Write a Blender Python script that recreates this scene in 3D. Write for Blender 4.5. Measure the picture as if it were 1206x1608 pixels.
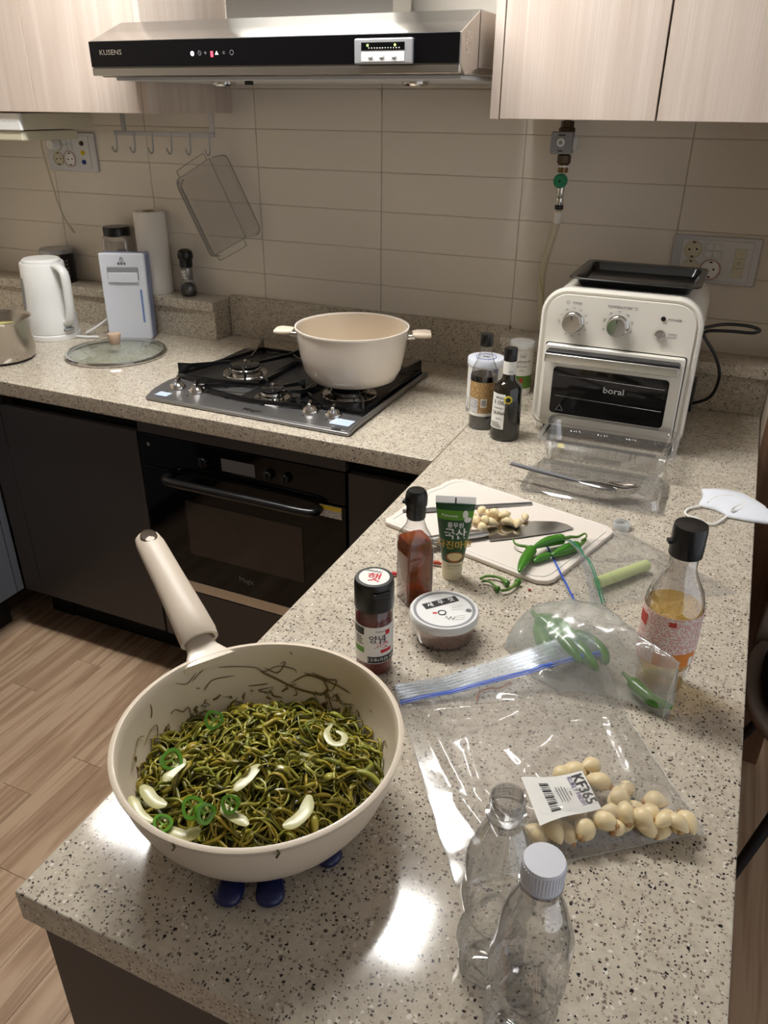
import bpy, bmesh, math, random
from mathutils import Vector, Matrix, noise
random.seed(7)
PI = math.pi
for o in list(bpy.data.objects):
    bpy.data.objects.remove(o)
scene = bpy.context.scene
COL = scene.collection
H = 0.865                      # worktop height above the floor

# ------------------------------------------------------------------ camera, world, exposure
cam_data = bpy.data.cameras.new('camera')
cam = bpy.data.objects.new('camera', cam_data)
COL.objects.link(cam)
F_PX, PITCH, YAW, ROLL = 1222.92, 0.482003, 0.417082, 0.008539
fw = Vector((-math.sin(YAW) * math.cos(PITCH), math.cos(YAW) * math.cos(PITCH), -math.sin(PITCH)))
r0 = Vector((math.cos(YAW), math.sin(YAW), 0)); u0 = r0.cross(fw)
rr = r0 * math.cos(ROLL) + u0 * math.sin(ROLL); uu = u0 * math.cos(ROLL) - r0 * math.sin(ROLL)
cam.matrix_world = Matrix(((rr.x, uu.x, -fw.x, 0.52064), (rr.y, uu.y, -fw.y, -2.11420),
                           (rr.z, uu.z, -fw.z, 0.66968 + H), (0, 0, 0, 1)))
cam_data.sensor_fit = 'VERTICAL'; cam_data.sensor_height = 36.0; cam_data.sensor_width = 27.0
cam_data.lens = F_PX * 36.0 / 1608.0
cam_data.clip_start = 0.02
scene.camera = cam
LAMP_POWER = 32.0              # emission of the long ceiling lamp
world = bpy.data.worlds.new('world'); scene.world = world; world.use_nodes = True
world.node_tree.nodes['Background'].inputs[0].default_value = (0.93, 0.95, 1.0, 1)
world.node_tree.nodes['Background'].inputs[1].default_value = 0.62
scene.view_settings.view_transform = 'Standard'
scene.view_settings.look = 'None'
scene.view_settings.exposure = 0.56
scene.view_settings.gamma = 1.0
scene.view_settings.use_curve_mapping = False
scene.cycles.transparent_max_bounces = 24
scene.cycles.max_bounces = 10
scene.cycles.transmission_bounces = 10
scene.cycles.caustics_reflective = False
scene.cycles.caustics_refractive = False

# ------------------------------------------------------------------ material helpers
MATS = {}
def new_mat(name):
    m = bpy.data.materials.new(name); m.use_nodes = True
    MATS[name] = m
    nt = m.node_tree
    return m, nt, nt.nodes['Principled BSDF'], nt.nodes['Material Output']
def N(nt, t, **kw):
    n = nt.nodes.new(t)
    for k, v in kw.items():
        setattr(n, k, v)
    return n
def setin(n, **kw):
    for k, v in kw.items():
        n.inputs[k.replace('_', ' ')].default_value = v
def srgb(r, g, b):
    f = lambda c: (c / 255 / 12.92) if c / 255 <= .04045 else ((c / 255 + .055) / 1.055) ** 2.4
    return (f(r), f(g), f(b), 1)
def mat(name, col, rough=.5, metal=0.0, coat=0.0, spec=.5, bump=0.0, bscale=200.0, var=0.0, vscale=20.0, sub=0.0, trans=0.0, ior=1.45, stretch=None):
    m, nt, b, out = new_mat(name)
    b.inputs['Base Color'].default_value = col
    b.inputs['Roughness'].default_value = rough
    b.inputs['Metallic'].default_value = metal
    b.inputs['Coat Weight'].default_value = coat
    b.inputs['Coat Roughness'].default_value = .06
    b.inputs['Specular IOR Level'].default_value = spec
    b.inputs['Transmission Weight'].default_value = trans
    b.inputs['IOR'].default_value = ior
    if sub:
        b.inputs['Subsurface Weight'].default_value = sub
        b.inputs['Subsurface Radius'].default_value = (.01, .008, .005)
    tc = N(nt, 'ShaderNodeTexCoord')
    src = tc.outputs['Object']
    if stretch:
        mp = N(nt, 'ShaderNodeMapping'); mp.inputs['Scale'].default_value = stretch
        nt.links.new(src, mp.inputs[0]); src = mp.outputs[0]
    nz = N(nt, 'ShaderNodeTexNoise'); nz.inputs['Scale'].default_value = vscale; nz.inputs['Detail'].default_value = 4
    nt.links.new(src, nz.inputs['Vector'])
    mx = N(nt, 'ShaderNodeMix', data_type='RGBA', blend_type='MULTIPLY')
    mx.inputs[0].default_value = 1.0
    mx.inputs[6].default_value = col
    mr = N(nt, 'ShaderNodeMapRange'); mr.inputs['To Min'].default_value = 1 - var - .015; mr.inputs['To Max'].default_value = 1 + var * .6
    nt.links.new(nz.outputs[0], mr.inputs[0]); nt.links.new(mr.outputs[0], mx.inputs[7])
    nt.links.new(mx.outputs[2], b.inputs['Base Color'])
    if bump:
        n2 = N(nt, 'ShaderNodeTexNoise'); n2.inputs['Scale'].default_value = bscale
        nt.links.new(src, n2.inputs['Vector'])
        bp = N(nt, 'ShaderNodeBump'); bp.inputs['Strength'].default_value = bump; bp.inputs['Distance'].default_value = .001
        nt.links.new(n2.outputs[0], bp.inputs['Height']); nt.links.new(bp.outputs[0], b.inputs['Normal'])
    return m
def emit(name, col, s):
    m, nt, b, out = new_mat(name)
    b.inputs['Base Color'].default_value = col
    b.inputs['Emission Color'].default_value = col
    b.inputs['Emission Strength'].default_value = s
    return m
def film(name, tint=(.97, .97, .97, 1), haze=.04, rough=.08, refl=.30, hazecol=(.85, .87, .88, 1), bump=0.0, bscale=60, edge=None):
    """thin clear sheet: mostly see-through, a fresnel gloss and a little milky haze"""
    m, nt, b, out = new_mat(name)
    nt.nodes.remove(b)
    tr = N(nt, 'ShaderNodeBsdfTransparent'); tr.inputs[0].default_value = tint
    if edge is not None:               # a longer way through the wall at grazing angles takes more light
        lw = N(nt, 'ShaderNodeLayerWeight'); pw = N(nt, 'ShaderNodeMath', operation='POWER'); pw.inputs[1].default_value = 3.0
        nt.links.new(lw.outputs['Facing'], pw.inputs[0])
        em = N(nt, 'ShaderNodeMix', data_type='RGBA'); em.inputs[6].default_value = tint; em.inputs[7].default_value = edge
        nt.links.new(pw.outputs[0], em.inputs[0]); nt.links.new(em.outputs[2], tr.inputs[0])
    gl = N(nt, 'ShaderNodeBsdfGlossy'); gl.inputs['Roughness'].default_value = rough
    df = N(nt, 'ShaderNodeBsdfDiffuse'); df.inputs[0].default_value = hazecol
    tl = N(nt, 'ShaderNodeBsdfTranslucent'); tl.inputs[0].default_value = hazecol
    dm = N(nt, 'ShaderNodeMixShader'); dm.inputs[0].default_value = .5
    nt.links.new(df.outputs[0], dm.inputs[1]); nt.links.new(tl.outputs[0], dm.inputs[2])
    m1 = N(nt, 'ShaderNodeMixShader'); m1.inputs[0].default_value = haze
    nt.links.new(tr.outputs[0], m1.inputs[1]); nt.links.new(dm.outputs[0], m1.inputs[2])
    fr = N(nt, 'ShaderNodeFresnel')
    bk = N(nt, 'ShaderNodeNewGeometry')
    io = N(nt, 'ShaderNodeMapRange'); io.inputs['To Min'].default_value = 1.5; io.inputs['To Max'].default_value = 1 / 1.5
    nt.links.new(bk.outputs['Backfacing'], io.inputs[0]); nt.links.new(io.outputs[0], fr.inputs['IOR'])
    mr = N(nt, 'ShaderNodeMath', operation='MULTIPLY_ADD'); mr.inputs[1].default_value = 1.0; mr.inputs[2].default_value = refl * .12
    mr.use_clamp = True
    nt.links.new(fr.outputs[0], mr.inputs[0])
    m2 = N(nt, 'ShaderNodeMixShader')
    nt.links.new(mr.outputs[0], m2.inputs[0]); nt.links.new(m1.outputs[0], m2.inputs[1]); nt.links.new(gl.outputs[0], m2.inputs[2])
    nt.links.new(m2.outputs[0], out.inputs[0])
    if bump:
        tc = N(nt, 'ShaderNodeTexCoord')
        nz = N(nt, 'ShaderNodeTexNoise'); nz.inputs['Scale'].default_value = bscale; nz.inputs['Detail'].default_value = 3
        nt.links.new(tc.outputs['Object'], nz.inputs['Vector'])
        bp = N(nt, 'ShaderNodeBump'); bp.inputs['Strength'].default_value = bump; bp.inputs['Distance'].default_value = .004
        nt.links.new(nz.outputs[0], bp.inputs['Height'])
        nt.links.new(bp.outputs[0], gl.inputs['Normal']); nt.links.new(bp.outputs[0], fr.inputs['Normal'])
    return m
def quartz():
    m, nt, b, out = new_mat('speckled_quartz')
    tc = N(nt, 'ShaderNodeTexCoord')
    geo = N(nt, 'ShaderNodeNewGeometry')
    wob = N(nt, 'ShaderNodeTexNoise'); wob.inputs['Scale'].default_value = 380; wob.inputs['Detail'].default_value = 2
    nt.links.new(geo.outputs['Position'], wob.inputs['Vector'])
    sc = N(nt, 'ShaderNodeVectorMath', operation='SCALE'); sc.inputs['Scale'].default_value = .0045
    sb = N(nt, 'ShaderNodeVectorMath', operation='SUBTRACT'); sb.inputs[1].default_value = (.5, .5, .5)
    nt.links.new(wob.outputs['Color'], sb.inputs[0]); nt.links.new(sb.outputs[0], sc.inputs[0])
    ad = N(nt, 'ShaderNodeVectorMath', operation='ADD')
    nt.links.new(geo.outputs['Position'], ad.inputs[0]); nt.links.new(sc.outputs[0], ad.inputs[1])
    base = srgb(207, 193, 178)
    n0 = N(nt, 'ShaderNodeTexNoise'); n0.inputs['Scale'].default_value = 70; n0.inputs['Detail'].default_value = 5; n0.inputs['Roughness'].default_value = .7
    nt.links.new(geo.outputs['Position'], n0.inputs['Vector'])
    cr = N(nt, 'ShaderNodeValToRGB')
    cr.color_ramp.elements[0].position = .32; cr.color_ramp.elements[0].color = srgb(177, 166, 149)
    cr.color_ramp.elements[1].position = .68; cr.color_ramp.elements[1].color = srgb(204, 195, 178)
    nt.links.new(n0.outputs[0], cr.inputs[0])
    last = cr.outputs[0]
    # layers of chips: cell size, share of cells, chip radius in cells, colour
    for scale, share, rad, col, seed in ((200, .32, .27, srgb(158, 144, 131), 3.1), (190, .15, .26, srgb(224, 217, 207), 9.7),
                                         (230, .24, .27, srgb(120, 106, 97), 17.3), (200, .19, .235, srgb(38, 34, 38), 5.9), (300, .32, .25, srgb(58, 51, 52), 25.1)):
        of = N(nt, 'ShaderNodeVectorMath', operation='ADD'); of.inputs[1].default_value = (seed, seed * 1.7, seed * .6)
        nt.links.new(ad.outputs[0], of.inputs[0])
        vo = N(nt, 'ShaderNodeTexVoronoi'); vo.inputs['Scale'].default_value = scale
        nt.links.new(of.outputs[0], vo.inputs['Vector'])
        sep = N(nt, 'ShaderNodeSeparateColor'); nt.links.new(vo.outputs['Color'], sep.inputs[0])
        lt = N(nt, 'ShaderNodeMath', operation='LESS_THAN'); lt.inputs[1].default_value = share
        nt.links.new(sep.outputs[0], lt.inputs[0])
        rd = N(nt, 'ShaderNodeMath', operation='MULTIPLY_ADD'); rd.inputs[1].default_value = rad; rd.inputs[2].default_value = rad * .6
        nt.links.new(sep.outputs[1], rd.inputs[0])
        l2 = N(nt, 'ShaderNodeMath', operation='LESS_THAN')
        nt.links.new(vo.outputs['Distance'], l2.inputs[0]); nt.links.new(rd.outputs[0], l2.inputs[1])
        mu = N(nt, 'ShaderNodeMath', operation='MULTIPLY')
        nt.links.new(lt.outputs[0], mu.inputs[0]); nt.links.new(l2.outputs[0], mu.inputs[1])
        mx = N(nt, 'ShaderNodeMix', data_type='RGBA'); mx.inputs[7].default_value = col
        nt.links.new(mu.outputs[0], mx.inputs[0]); nt.links.new(last, mx.inputs[6])
        last = mx.outputs[2]
    nt.links.new(last, b.inputs['Base Color'])
    b.inputs['Roughness'].default_value = .10
    b.inputs['Specular IOR Level'].default_value = .5
    n3 = N(nt, 'ShaderNodeTexNoise'); n3.inputs['Scale'].default_value = 35
    nt.links.new(geo.outputs['Position'], n3.inputs['Vector'])
    bp = N(nt, 'ShaderNodeBump'); bp.inputs['Strength'].default_value = .05; bp.inputs['Distance'].default_value = .001
    nt.links.new(n3.outputs[0], bp.inputs['Height']); nt.links.new(bp.outputs[0], b.inputs['Normal'])
    return m
def woodgrain(name, c1, c2, c3, axis='z', fine=900, rough=.45, figure=3.0, bump=.15, objrand=True, contrast=1.0):
    """long grain along one object axis with soft cathedral figure"""
    m, nt, b, out = new_mat(name)
    tc = N(nt, 'ShaderNodeTexCoord'); oi = N(nt, 'ShaderNodeObjectInfo')
    mul = N(nt, 'ShaderNodeVectorMath', operation='SCALE'); mul.inputs[0].default_value = (3.7, 5.1, 2.3)
    mm = N(nt, 'ShaderNodeMath', operation='MULTIPLY'); mm.inputs[1].default_value = 13.0 if objrand else 0.0
    nt.links.new(oi.outputs['Random'], mm.inputs[0]); nt.links.new(mm.outputs[0], mul.inputs['Scale'])
    ad = N(nt, 'ShaderNodeVectorMath', operation='ADD')
    nt.links.new(tc.outputs['Object'], ad.inputs[0]); nt.links.new(mul.outputs[0], ad.inputs[1])
    st = {'x': (.06, 1, 1), 'y': (1, .06, 1), 'z': (1, 1, .06)}[axis]
    mp = N(nt, 'ShaderNodeMapping'); mp.inputs['Scale'].default_value = st
    nt.links.new(ad.outputs[0], mp.inputs[0])
    fig = N(nt, 'ShaderNodeTexNoise'); fig.inputs['Scale'].default_value = 6 * figure; fig.inputs['Detail'].default_value = 3; fig.inputs['Distortion'].default_value = .6
    nt.links.new(mp.outputs[0], fig.inputs['Vector'])
    ri = N(nt, 'ShaderNodeMath', operation='MULTIPLY'); ri.inputs[1].default_value = 9.0
    nt.links.new(fig.outputs[0], ri.inputs[0])
    fr = N(nt, 'ShaderNodeMath', operation='PINGPONG'); fr.inputs[1].default_value = 1.0
    nt.links.new(ri.outputs[0], fr.inputs[0])
    fn = N(nt, 'ShaderNodeTexNoise'); fn.inputs['Scale'].default_value = fine * .35; fn.inputs['Detail'].default_value = 3
    st2 = {'x': (.012, 1, 1), 'y': (1, .012, 1), 'z': (1, 1, .012)}[axis]
    mp2 = N(nt, 'ShaderNodeMapping'); mp2.inputs['Scale'].default_value = st2
    nt.links.new(ad.outputs[0], mp2.inputs[0]); nt.links.new(mp2.outputs[0], fn.inputs['Vector'])
    c = N(nt, 'ShaderNodeMath', operation='MULTIPLY_ADD'); c.inputs[1].default_value = .45 * contrast; 
    nt.links.new(fr.outputs[0], c.inputs[0])
    c2_ = N(nt, 'ShaderNodeMath', operation='MULTIPLY'); c2_.inputs[1].default_value = .55
    nt.links.new(fn.outputs[0], c2_.inputs[0]); nt.links.new(c2_.outputs[0], c.inputs[2])
    ramp = N(nt, 'ShaderNodeValToRGB')
    e = ramp.color_ramp.elements; e[0].position = .15; e[0].color = c1; e[1].position = .75; e[1].color = c3
    k = e.new(.45); k.color = c2
    nt.links.new(c.outputs[0], ramp.inputs[0]); nt.links.new(ramp.outputs[0], b.inputs['Base Color'])
    b.inputs['Roughness'].default_value = rough
    bp = N(nt, 'ShaderNodeBump'); bp.inputs['Strength'].default_value = bump; bp.inputs['Distance'].default_value = .0008
    nt.links.new(fn.outputs[0], bp.inputs['Height']); nt.links.new(bp.outputs[0], b.inputs['Normal'])
    return m
def printed(name, bg, ink, sx=160, sz=260, fill=.55, rough=.45):
    """paper printed with lines of text too small to read"""
    m, nt, b, out = new_mat(name)
    tc = N(nt, 'ShaderNodeTexCoord'); mp = N(nt, 'ShaderNodeMapping'); mp.inputs['Scale'].default_value = (sx * 2.2, sx * 2.2, sz)
    nt.links.new(tc.outputs['Object'], mp.inputs[0])
    sp = N(nt, 'ShaderNodeSeparateXYZ'); nt.links.new(mp.outputs[0], sp.inputs[0])
    fl = N(nt, 'ShaderNodeMath', operation='FLOOR'); nt.links.new(sp.outputs[2], fl.inputs[0])
    fr = N(nt, 'ShaderNodeMath', operation='FRACT'); nt.links.new(sp.outputs[2], fr.inputs[0])
    row = N(nt, 'ShaderNodeMath', operation='LESS_THAN'); row.inputs[1].default_value = .5
    nt.links.new(fr.outputs[0], row.inputs[0])
    cb = N(nt, 'ShaderNodeCombineXYZ'); nt.links.new(sp.outputs[0], cb.inputs[0]); nt.links.new(sp.outputs[1], cb.inputs[1])
    m5 = N(nt, 'ShaderNodeMath', operation='MULTIPLY'); m5.inputs[1].default_value = 7.3
    nt.links.new(fl.outputs[0], m5.inputs[0]); nt.links.new(m5.outputs[0], cb.inputs[2])
    nz = N(nt, 'ShaderNodeTexNoise'); nz.inputs['Scale'].default_value = 1.0; nz.inputs['Detail'].default_value = 3
    nt.links.new(cb.outputs[0], nz.inputs['Vector'])
    gt = N(nt, 'ShaderNodeMath', operation='LESS_THAN'); gt.inputs[1].default_value = fill
    nt.links.new(nz.outputs[0], gt.inputs[0])
    mu = N(nt, 'ShaderNodeMath', operation='MULTIPLY'); nt.links.new(row.outputs[0], mu.inputs[0]); nt.links.new(gt.outputs[0], mu.inputs[1])
    mx = N(nt, 'ShaderNodeMix', data_type='RGBA'); mx.inputs[6].default_value = bg; mx.inputs[7].default_value = ink
    nt.links.new(mu.outputs[0], mx.inputs[0]); nt.links.new(mx.outputs[2], b.inputs['Base Color'])
    b.inputs['Roughness'].default_value = rough
    return m
def liquid(name, col, dens=60.0):
    m, nt, b, out = new_mat(name)
    nt.nodes.remove(b)
    tr = N(nt, 'ShaderNodeBsdfTransparent'); tr.inputs[0].default_value = col
    gl = N(nt, 'ShaderNodeBsdfGlossy'); gl.inputs['Roughness'].default_value = .03
    fr = N(nt, 'ShaderNodeFresnel')
    bk = N(nt, 'ShaderNodeNewGeometry')
    io = N(nt, 'ShaderNodeMapRange'); io.inputs['To Min'].default_value = 1.35; io.inputs['To Max'].default_value = 1 / 1.35
    nt.links.new(bk.outputs['Backfacing'], io.inputs[0]); nt.links.new(io.outputs[0], fr.inputs['IOR'])
    mx = N(nt, 'ShaderNodeMixShader')
    nt.links.new(fr.outputs[0], mx.inputs[0]); nt.links.new(tr.outputs[0], mx.inputs[1]); nt.links.new(gl.outputs[0], mx.inputs[2])
    df = N(nt, 'ShaderNodeBsdfDiffuse'); df.inputs[0].default_value = (col[0] ** 1.0, col[1] ** 1.0, col[2] ** 1.0, 1)
    m2 = N(nt, 'ShaderNodeMixShader'); m2.inputs[0].default_value = dens
    nt.links.new(mx.outputs[0], m2.inputs[1]); nt.links.new(df.outputs[0], m2.inputs[2])
    nt.links.new(m2.outputs[0], out.inputs[0])
    return m

# ------------------------------------------------------------------ geometry helpers
def link(name, me, m=None, parent=None, loc=None, rot=None):
    o = bpy.data.objects.new(name, me); COL.objects.link(o)
    if m is not None and me is not None and not me.materials:
        me.materials.append(m if not isinstance(m, str) else MATS[m])
    if parent is not None: o.parent = parent
    if loc is not None: o.location = loc
    if rot is not None: o.rotation_euler = rot
    return o
def finish(bm, name, smooth=True, ang=38, weighted=False):
    bmesh.ops.recalc_face_normals(bm, faces=bm.faces)
    me = bpy.data.meshes.new(name); bm.to_mesh(me); bm.free()
    if weighted:                       # bevelled flat pieces: the large faces keep their own normal
        acc = [Vector((0, 0, 0)) for _ in me.vertices]
        for p in me.polygons:
            p.use_smooth = True
            for v in p.vertices: acc[v] += p.normal * p.area
        me.normals_split_custom_set_from_vertices([a.normalized() if a.length > 0 else Vector((0, 0, 1)) for a in acc])
    elif smooth:
        for p in me.polygons: p.use_smooth = True
        me.set_sharp_from_angle(angle=math.radians(ang))
    return me
def bm_box(a, b, bev=0.0, seg=2):
    bm = bmesh.new()
    v = [bm.verts.new((x, y, z)) for x in (a[0], b[0]) for y in (a[1], b[1]) for z in (a[2], b[2])]
    for f in ((0, 1, 3, 2), (4, 6, 7, 5), (0, 4, 5, 1), (2, 3, 7, 6), (0, 2, 6, 4), (1, 5, 7, 3)):
        bm.faces.new([v[i] for i in f])
    if bev: bmesh.ops.bevel(bm, geom=bm.edges[:], offset=bev, segments=seg, affect='EDGES', profile=.5)
    return bm
def box(name, a, b, m, parent=None, bev=0.0, seg=2, loc=None, rot=None):
    return link(name, finish(bm_box(a, b, bev, seg), name, smooth=False, weighted=bev > 0), m, parent, loc, rot)
def bm_rings(rings, cap0=True, cap1=True, closed=True):
    bm = bmesh.new()
    R = [[bm.verts.new(p) for p in r] for r in rings]
    n = len(R[0])
    for i in range(len(R) - 1):
        for j in range(n if closed else n - 1):
            k = (j + 1) % n
            try: bm.faces.new((R[i][j], R[i][k], R[i + 1][k], R[i + 1][j]))
            except ValueError: pass
    if cap0: bm.faces.new(R[0][::-1])
    if cap1: bm.faces.new(R[-1])
    return bm
def lathe(name, prof, m, parent=None, n=40, cap0=True, cap1=True, loc=None, rot=None, ang=38):
    rings = [[(r * math.cos(2 * PI * j / n), r * math.sin(2 * PI * j / n), z) for j in range(n)] for r, z in prof]
    return link(name, finish(bm_rings(rings, cap0, cap1), name, ang=ang), m, parent, loc, rot)
def rring(w, d, r, z, n=5, cx=0, cy=0, rot=0):
    """rounded rectangle ring in the xy plane"""
    pts = []
    for sx, sy, a0 in ((1, 1, 0), (-1, 1, PI / 2), (-1, -1, PI), (1, -1, 3 * PI / 2)):
        for k in range(n + 1):
            a = a0 + PI / 2 * k / n
            pts.append((sx * (w / 2 - r) + r * math.cos(a), sy * (d / 2 - r) + r * math.sin(a)))
    c, s = math.cos(rot), math.sin(rot)
    return [(cx + x * c - y * s, cy + x * s + y * c, z) for x, y in pts]
def tube_bm(path, r, n=8, closed=False, caps=True, flat=1.0):
    P = [Vector(p) for p in path]
    rad = r if isinstance(r, (list, tuple)) else [r] * len(P)
    T = []
    for i in range(len(P)):
        a = P[i - 1] if (i > 0 or closed) else P[i]
        b = P[(i + 1) % len(P)] if (i < len(P) - 1 or closed) else P[i]
        t = (b - a); T.append(t.normalized() if t.length > 1e-9 else Vector((0, 0, 1)))
    up = Vector((0, 0, 1)) if abs(T[0].z) < .9 else Vector((1, 0, 0))
    nrm = (up - T[0] * up.dot(T[0])).normalized()
    rings = []
    for i in range(len(P)):
        nrm = (nrm - T[i] * nrm.dot(T[i]))
        nrm = nrm.normalized() if nrm.length > 1e-6 else T[i].orthogonal().normalized()
        bi = T[i].cross(nrm)
        rings.append([P[i] + (nrm * math.cos(2 * PI * j / n) * flat + bi * math.sin(2 * PI * j / n)) * rad[i] for j in range(n)])
    if closed: rings.append(rings[0])
    if closed:
        bm = bm_rings(rings, False, False); bmesh.ops.remove_doubles(bm, verts=bm.verts, dist=1e-6)
        return bm
    return bm_rings(rings, caps, caps)
def tube(name, path, r, m, parent=None, n=8, closed=False, loc=None, rot=None, flat=1.0):
    return link(name, finish(tube_bm(path, r, n, closed, flat=flat), name, ang=60), m, parent, loc, rot)
def spline(pts, k=8, closed=False):
    """catmull-rom through the points"""
    P = [Vector(p) for p in pts]; out = []
    n = len(P)
    for i in range(n if closed else n - 1):
        p0 = P[(i - 1) % n] if (closed or i > 0) else P[i]
        p1 = P[i]; p2 = P[(i + 1) % n]
        p3 = P[(i + 2) % n] if (closed or i + 2 < n) else P[(i + 1) % n]
        for j in range(k):
            t = j / k
            out.append(.5 * ((2 * p1) + (p2 - p0) * t + (2 * p0 - 5 * p1 + 4 * p2 - p3) * t * t + (3 * p1 - p0 - 3 * p2 + p3) * t ** 3))
    if not closed: out.append(P[-1].copy())
    return out
def prism(name, poly, z0, z1, m, parent=None, bev=0.0, seg=2, axis='z', loc=None, rot=None, ang=38):
    """polygon extruded; axis 'z': poly is (x,y); 'y': poly is (x,z) extruded in y; 'x': poly is (y,z) extruded in x"""
    f = {'z': lambda p, t: (p[0], p[1], t), 'y': lambda p, t: (p[0], t, p[1]), 'x': lambda p, t: (t, p[0], p[1])}[axis]
    bm = bm_rings([[f(p, z0) for p in poly], [f(p, z1) for p in poly]])
    if bev:
        bmesh.ops.recalc_face_normals(bm, faces=bm.faces)
        ed = [e for e in bm.edges if len(e.link_faces) == 2 and e.link_faces[0].normal.angle(e.link_faces[1].normal) > .7]
        bmesh.ops.bevel(bm, geom=ed, offset=bev, segments=seg, affect='EDGES', profile=.5)
    return link(name, finish(bm, name, ang=ang, weighted=bev > 0), m, parent, loc, rot)
def join_bms(parts):
    me = bpy.data.meshes.new('tmp'); out = bmesh.new()
    for p in parts:
        p.to_mesh(me); p.free(); out.from_mesh(me)
    bpy.data.meshes.remove(me)
    return out
def text_mesh(body, size, bold=0.0, align='CENTER', shear=0.0, sx=1.0):
    cu = bpy.data.curves.new('t', 'FONT'); cu.body = body; cu.size = size; cu.align_x = align; cu.align_y = 'CENTER'
    cu.resolution_u = 2; cu.offset = bold * size; cu.shear = shear
    ob = bpy.data.objects.new('t', cu)
    me = bpy.data.meshes.new_from_object(ob)
    bpy.data.objects.remove(ob); bpy.data.curves.remove(cu)
    for v in me.vertices: v.co.x *= sx
    return me
def text(body, size, m, parent, loc, rot=(0, 0, 0), bold=0.0, align='CENTER', name='lettering', shear=0.0, sx=1.0):
    me = text_mesh(body, size, bold, align, shear, sx)
    return link(name, me, m, parent, loc, rot)
def wrap_text(body, size, m, parent, R, ang, z, bold=0.0, align='CENTER', tilt=0.0, name='lettering', taper=0.0, sx=1.0):
    """lettering bent around a cylinder of radius R about the parent's z axis, reading left to right from outside"""
    me = text_mesh(body, size, bold, align, 0, sx)
    for v in me.vertices:
        x, y = v.co.x, v.co.y
        if tilt:
            x, y = x * math.cos(tilt) - y * math.sin(tilt), x * math.sin(tilt) + y * math.cos(tilt)
        a = ang + x / R; rad = R + taper * y
        v.co = (rad * math.cos(a), rad * math.sin(a), z + y)
    return link(name, me, m, parent)
def patch(name, R, a0, a1, z0, z1, m, parent, n=14, R1=None):
    """thin label wrapped on a cylinder"""
    R1 = R1 or R
    t = .0003
    bm = bmesh.new(); rows = []
    for i in range(n + 1):
        a = a0 + (a1 - a0) * i / n
        rows.append([bm.verts.new(((Rr + dt) * math.cos(a), (Rr + dt) * math.sin(a), z)) for Rr, z, dt in ((R, z0, 0), (R1, z1, 0), (R1, z1, t), (R, z0, t))])
    for i in range(n):
        for j in range(4):
            k = (j + 1) % 4
            bm.faces.new((rows[i][j], rows[i][k], rows[i + 1][k], rows[i + 1][j]))
    bm.faces.new(rows[0]); bm.faces.new(rows[-1][::-1])
    return link(name, finish(bm, name), m, parent)
def arc(R, z, a0, a1, n=10):
    return [(R * math.cos(a0 + (a1 - a0) * i / n), R * math.sin(a0 + (a1 - a0) * i / n), z) for i in range(n + 1)]
def tag(o, label, cat, group=None):
    o['label'] = label; o['category'] = cat
    if group: o['group'] = group
    return o
def thing(name, label, cat, loc, rz=0.0, group=None):
    o = bpy.data.objects.new(name, None); COL.objects.link(o)
    o.empty_display_size = .02
    o.location = (loc[0], loc[1], loc[2] + H); o.rotation_euler = (0, 0, rz)
    return tag(o, label, cat, group)
def struct(o):
    o['kind'] = 'structure'; return o
def copy_tree(o, parent=None):
    c = o.copy(); COL.objects.link(c); c.parent = parent
    for ch in o.children: copy_tree(ch, c)
    return c
def cam_angle(x, y):
    """direction (radians) from a thing towards the viewer's side of the worktop"""
    return math.atan2(-2.114 - y, .5206 - x)

# ------------------------------------------------------------------ materials
quartz()
WOOD_C = (srgb(190, 173, 160), srgb(204, 189, 177), srgb(221, 209, 199))
woodgrain('pale_oak_laminate', *WOOD_C, axis='z', figure=1.5, rough=.42, bump=.2, fine=1500, contrast=.55)
woodgrain('floor_plank_wood', srgb(150, 120, 96), srgb(172, 142, 114), srgb(192, 164, 136), axis='y', figure=2.6, rough=.36, bump=.06, fine=420, contrast=1.25)
woodgrain('brown_trim_wood', srgb(84, 58, 40), srgb(106, 76, 54), srgb(124, 92, 68), axis='z', figure=2.0, rough=.45)
mat('tile_glaze', srgb(230, 222, 210), .28, var=.03, vscale=9, bump=.03, bscale=30)
mat('grout', srgb(204, 194, 180), .8)
mat('wall_paper', srgb(214, 202, 186), .75, bump=.15, bscale=300)
mat('ceiling_paint', srgb(232, 230, 225), .85)
mat('dark_cabinet', srgb(66, 63, 63), .42, var=.03)
mat('gap_black', srgb(14, 13, 13), .6)
mat('window_sheen_cabinet', srgb(92, 96, 104), .4)  # bluish window reflection put into the door colour
mat('black_glass', srgb(9, 9, 11), .06, spec=.35)
mat('window_smoke', srgb(40, 36, 33), .10, spec=.6)
mat('steel', srgb(190, 188, 184), .28, 1.0, var=.06, vscale=60, stretch=(1, 1, 40))
mat('steel_x', srgb(196, 194, 190), .26, 1.0, var=.08, vscale=30, stretch=(.3, 30, 30))
mat('steel_dark', srgb(150, 149, 148), .3, 1.0, var=.06, vscale=40)
mat('steel_polished', srgb(205, 203, 200), .12, 1.0)
mat('pot_steel', srgb(186, 180, 172), .24, 1.0, var=.06, vscale=40, stretch=(1, 1, 12))
mat('black_enamel', srgb(14, 14, 15), .22, coat=.4)
mat('gunmetal', srgb(78, 77, 78), .3, .9, var=.05, vscale=30)
mat('cast_black', srgb(20, 20, 21), .5)
mat('hob_steel', srgb(156, 155, 155), .36, .9, var=.05, vscale=30, stretch=(.3, 30, 30))
mat('chrome', srgb(215, 212, 208), .1, 1.0)
mat('ivory_enamel', srgb(234, 229, 218), .3, coat=.35, var=.015)
mat('pot_enamel', srgb(238, 228, 216), .22, coat=.6, var=.015)
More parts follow.
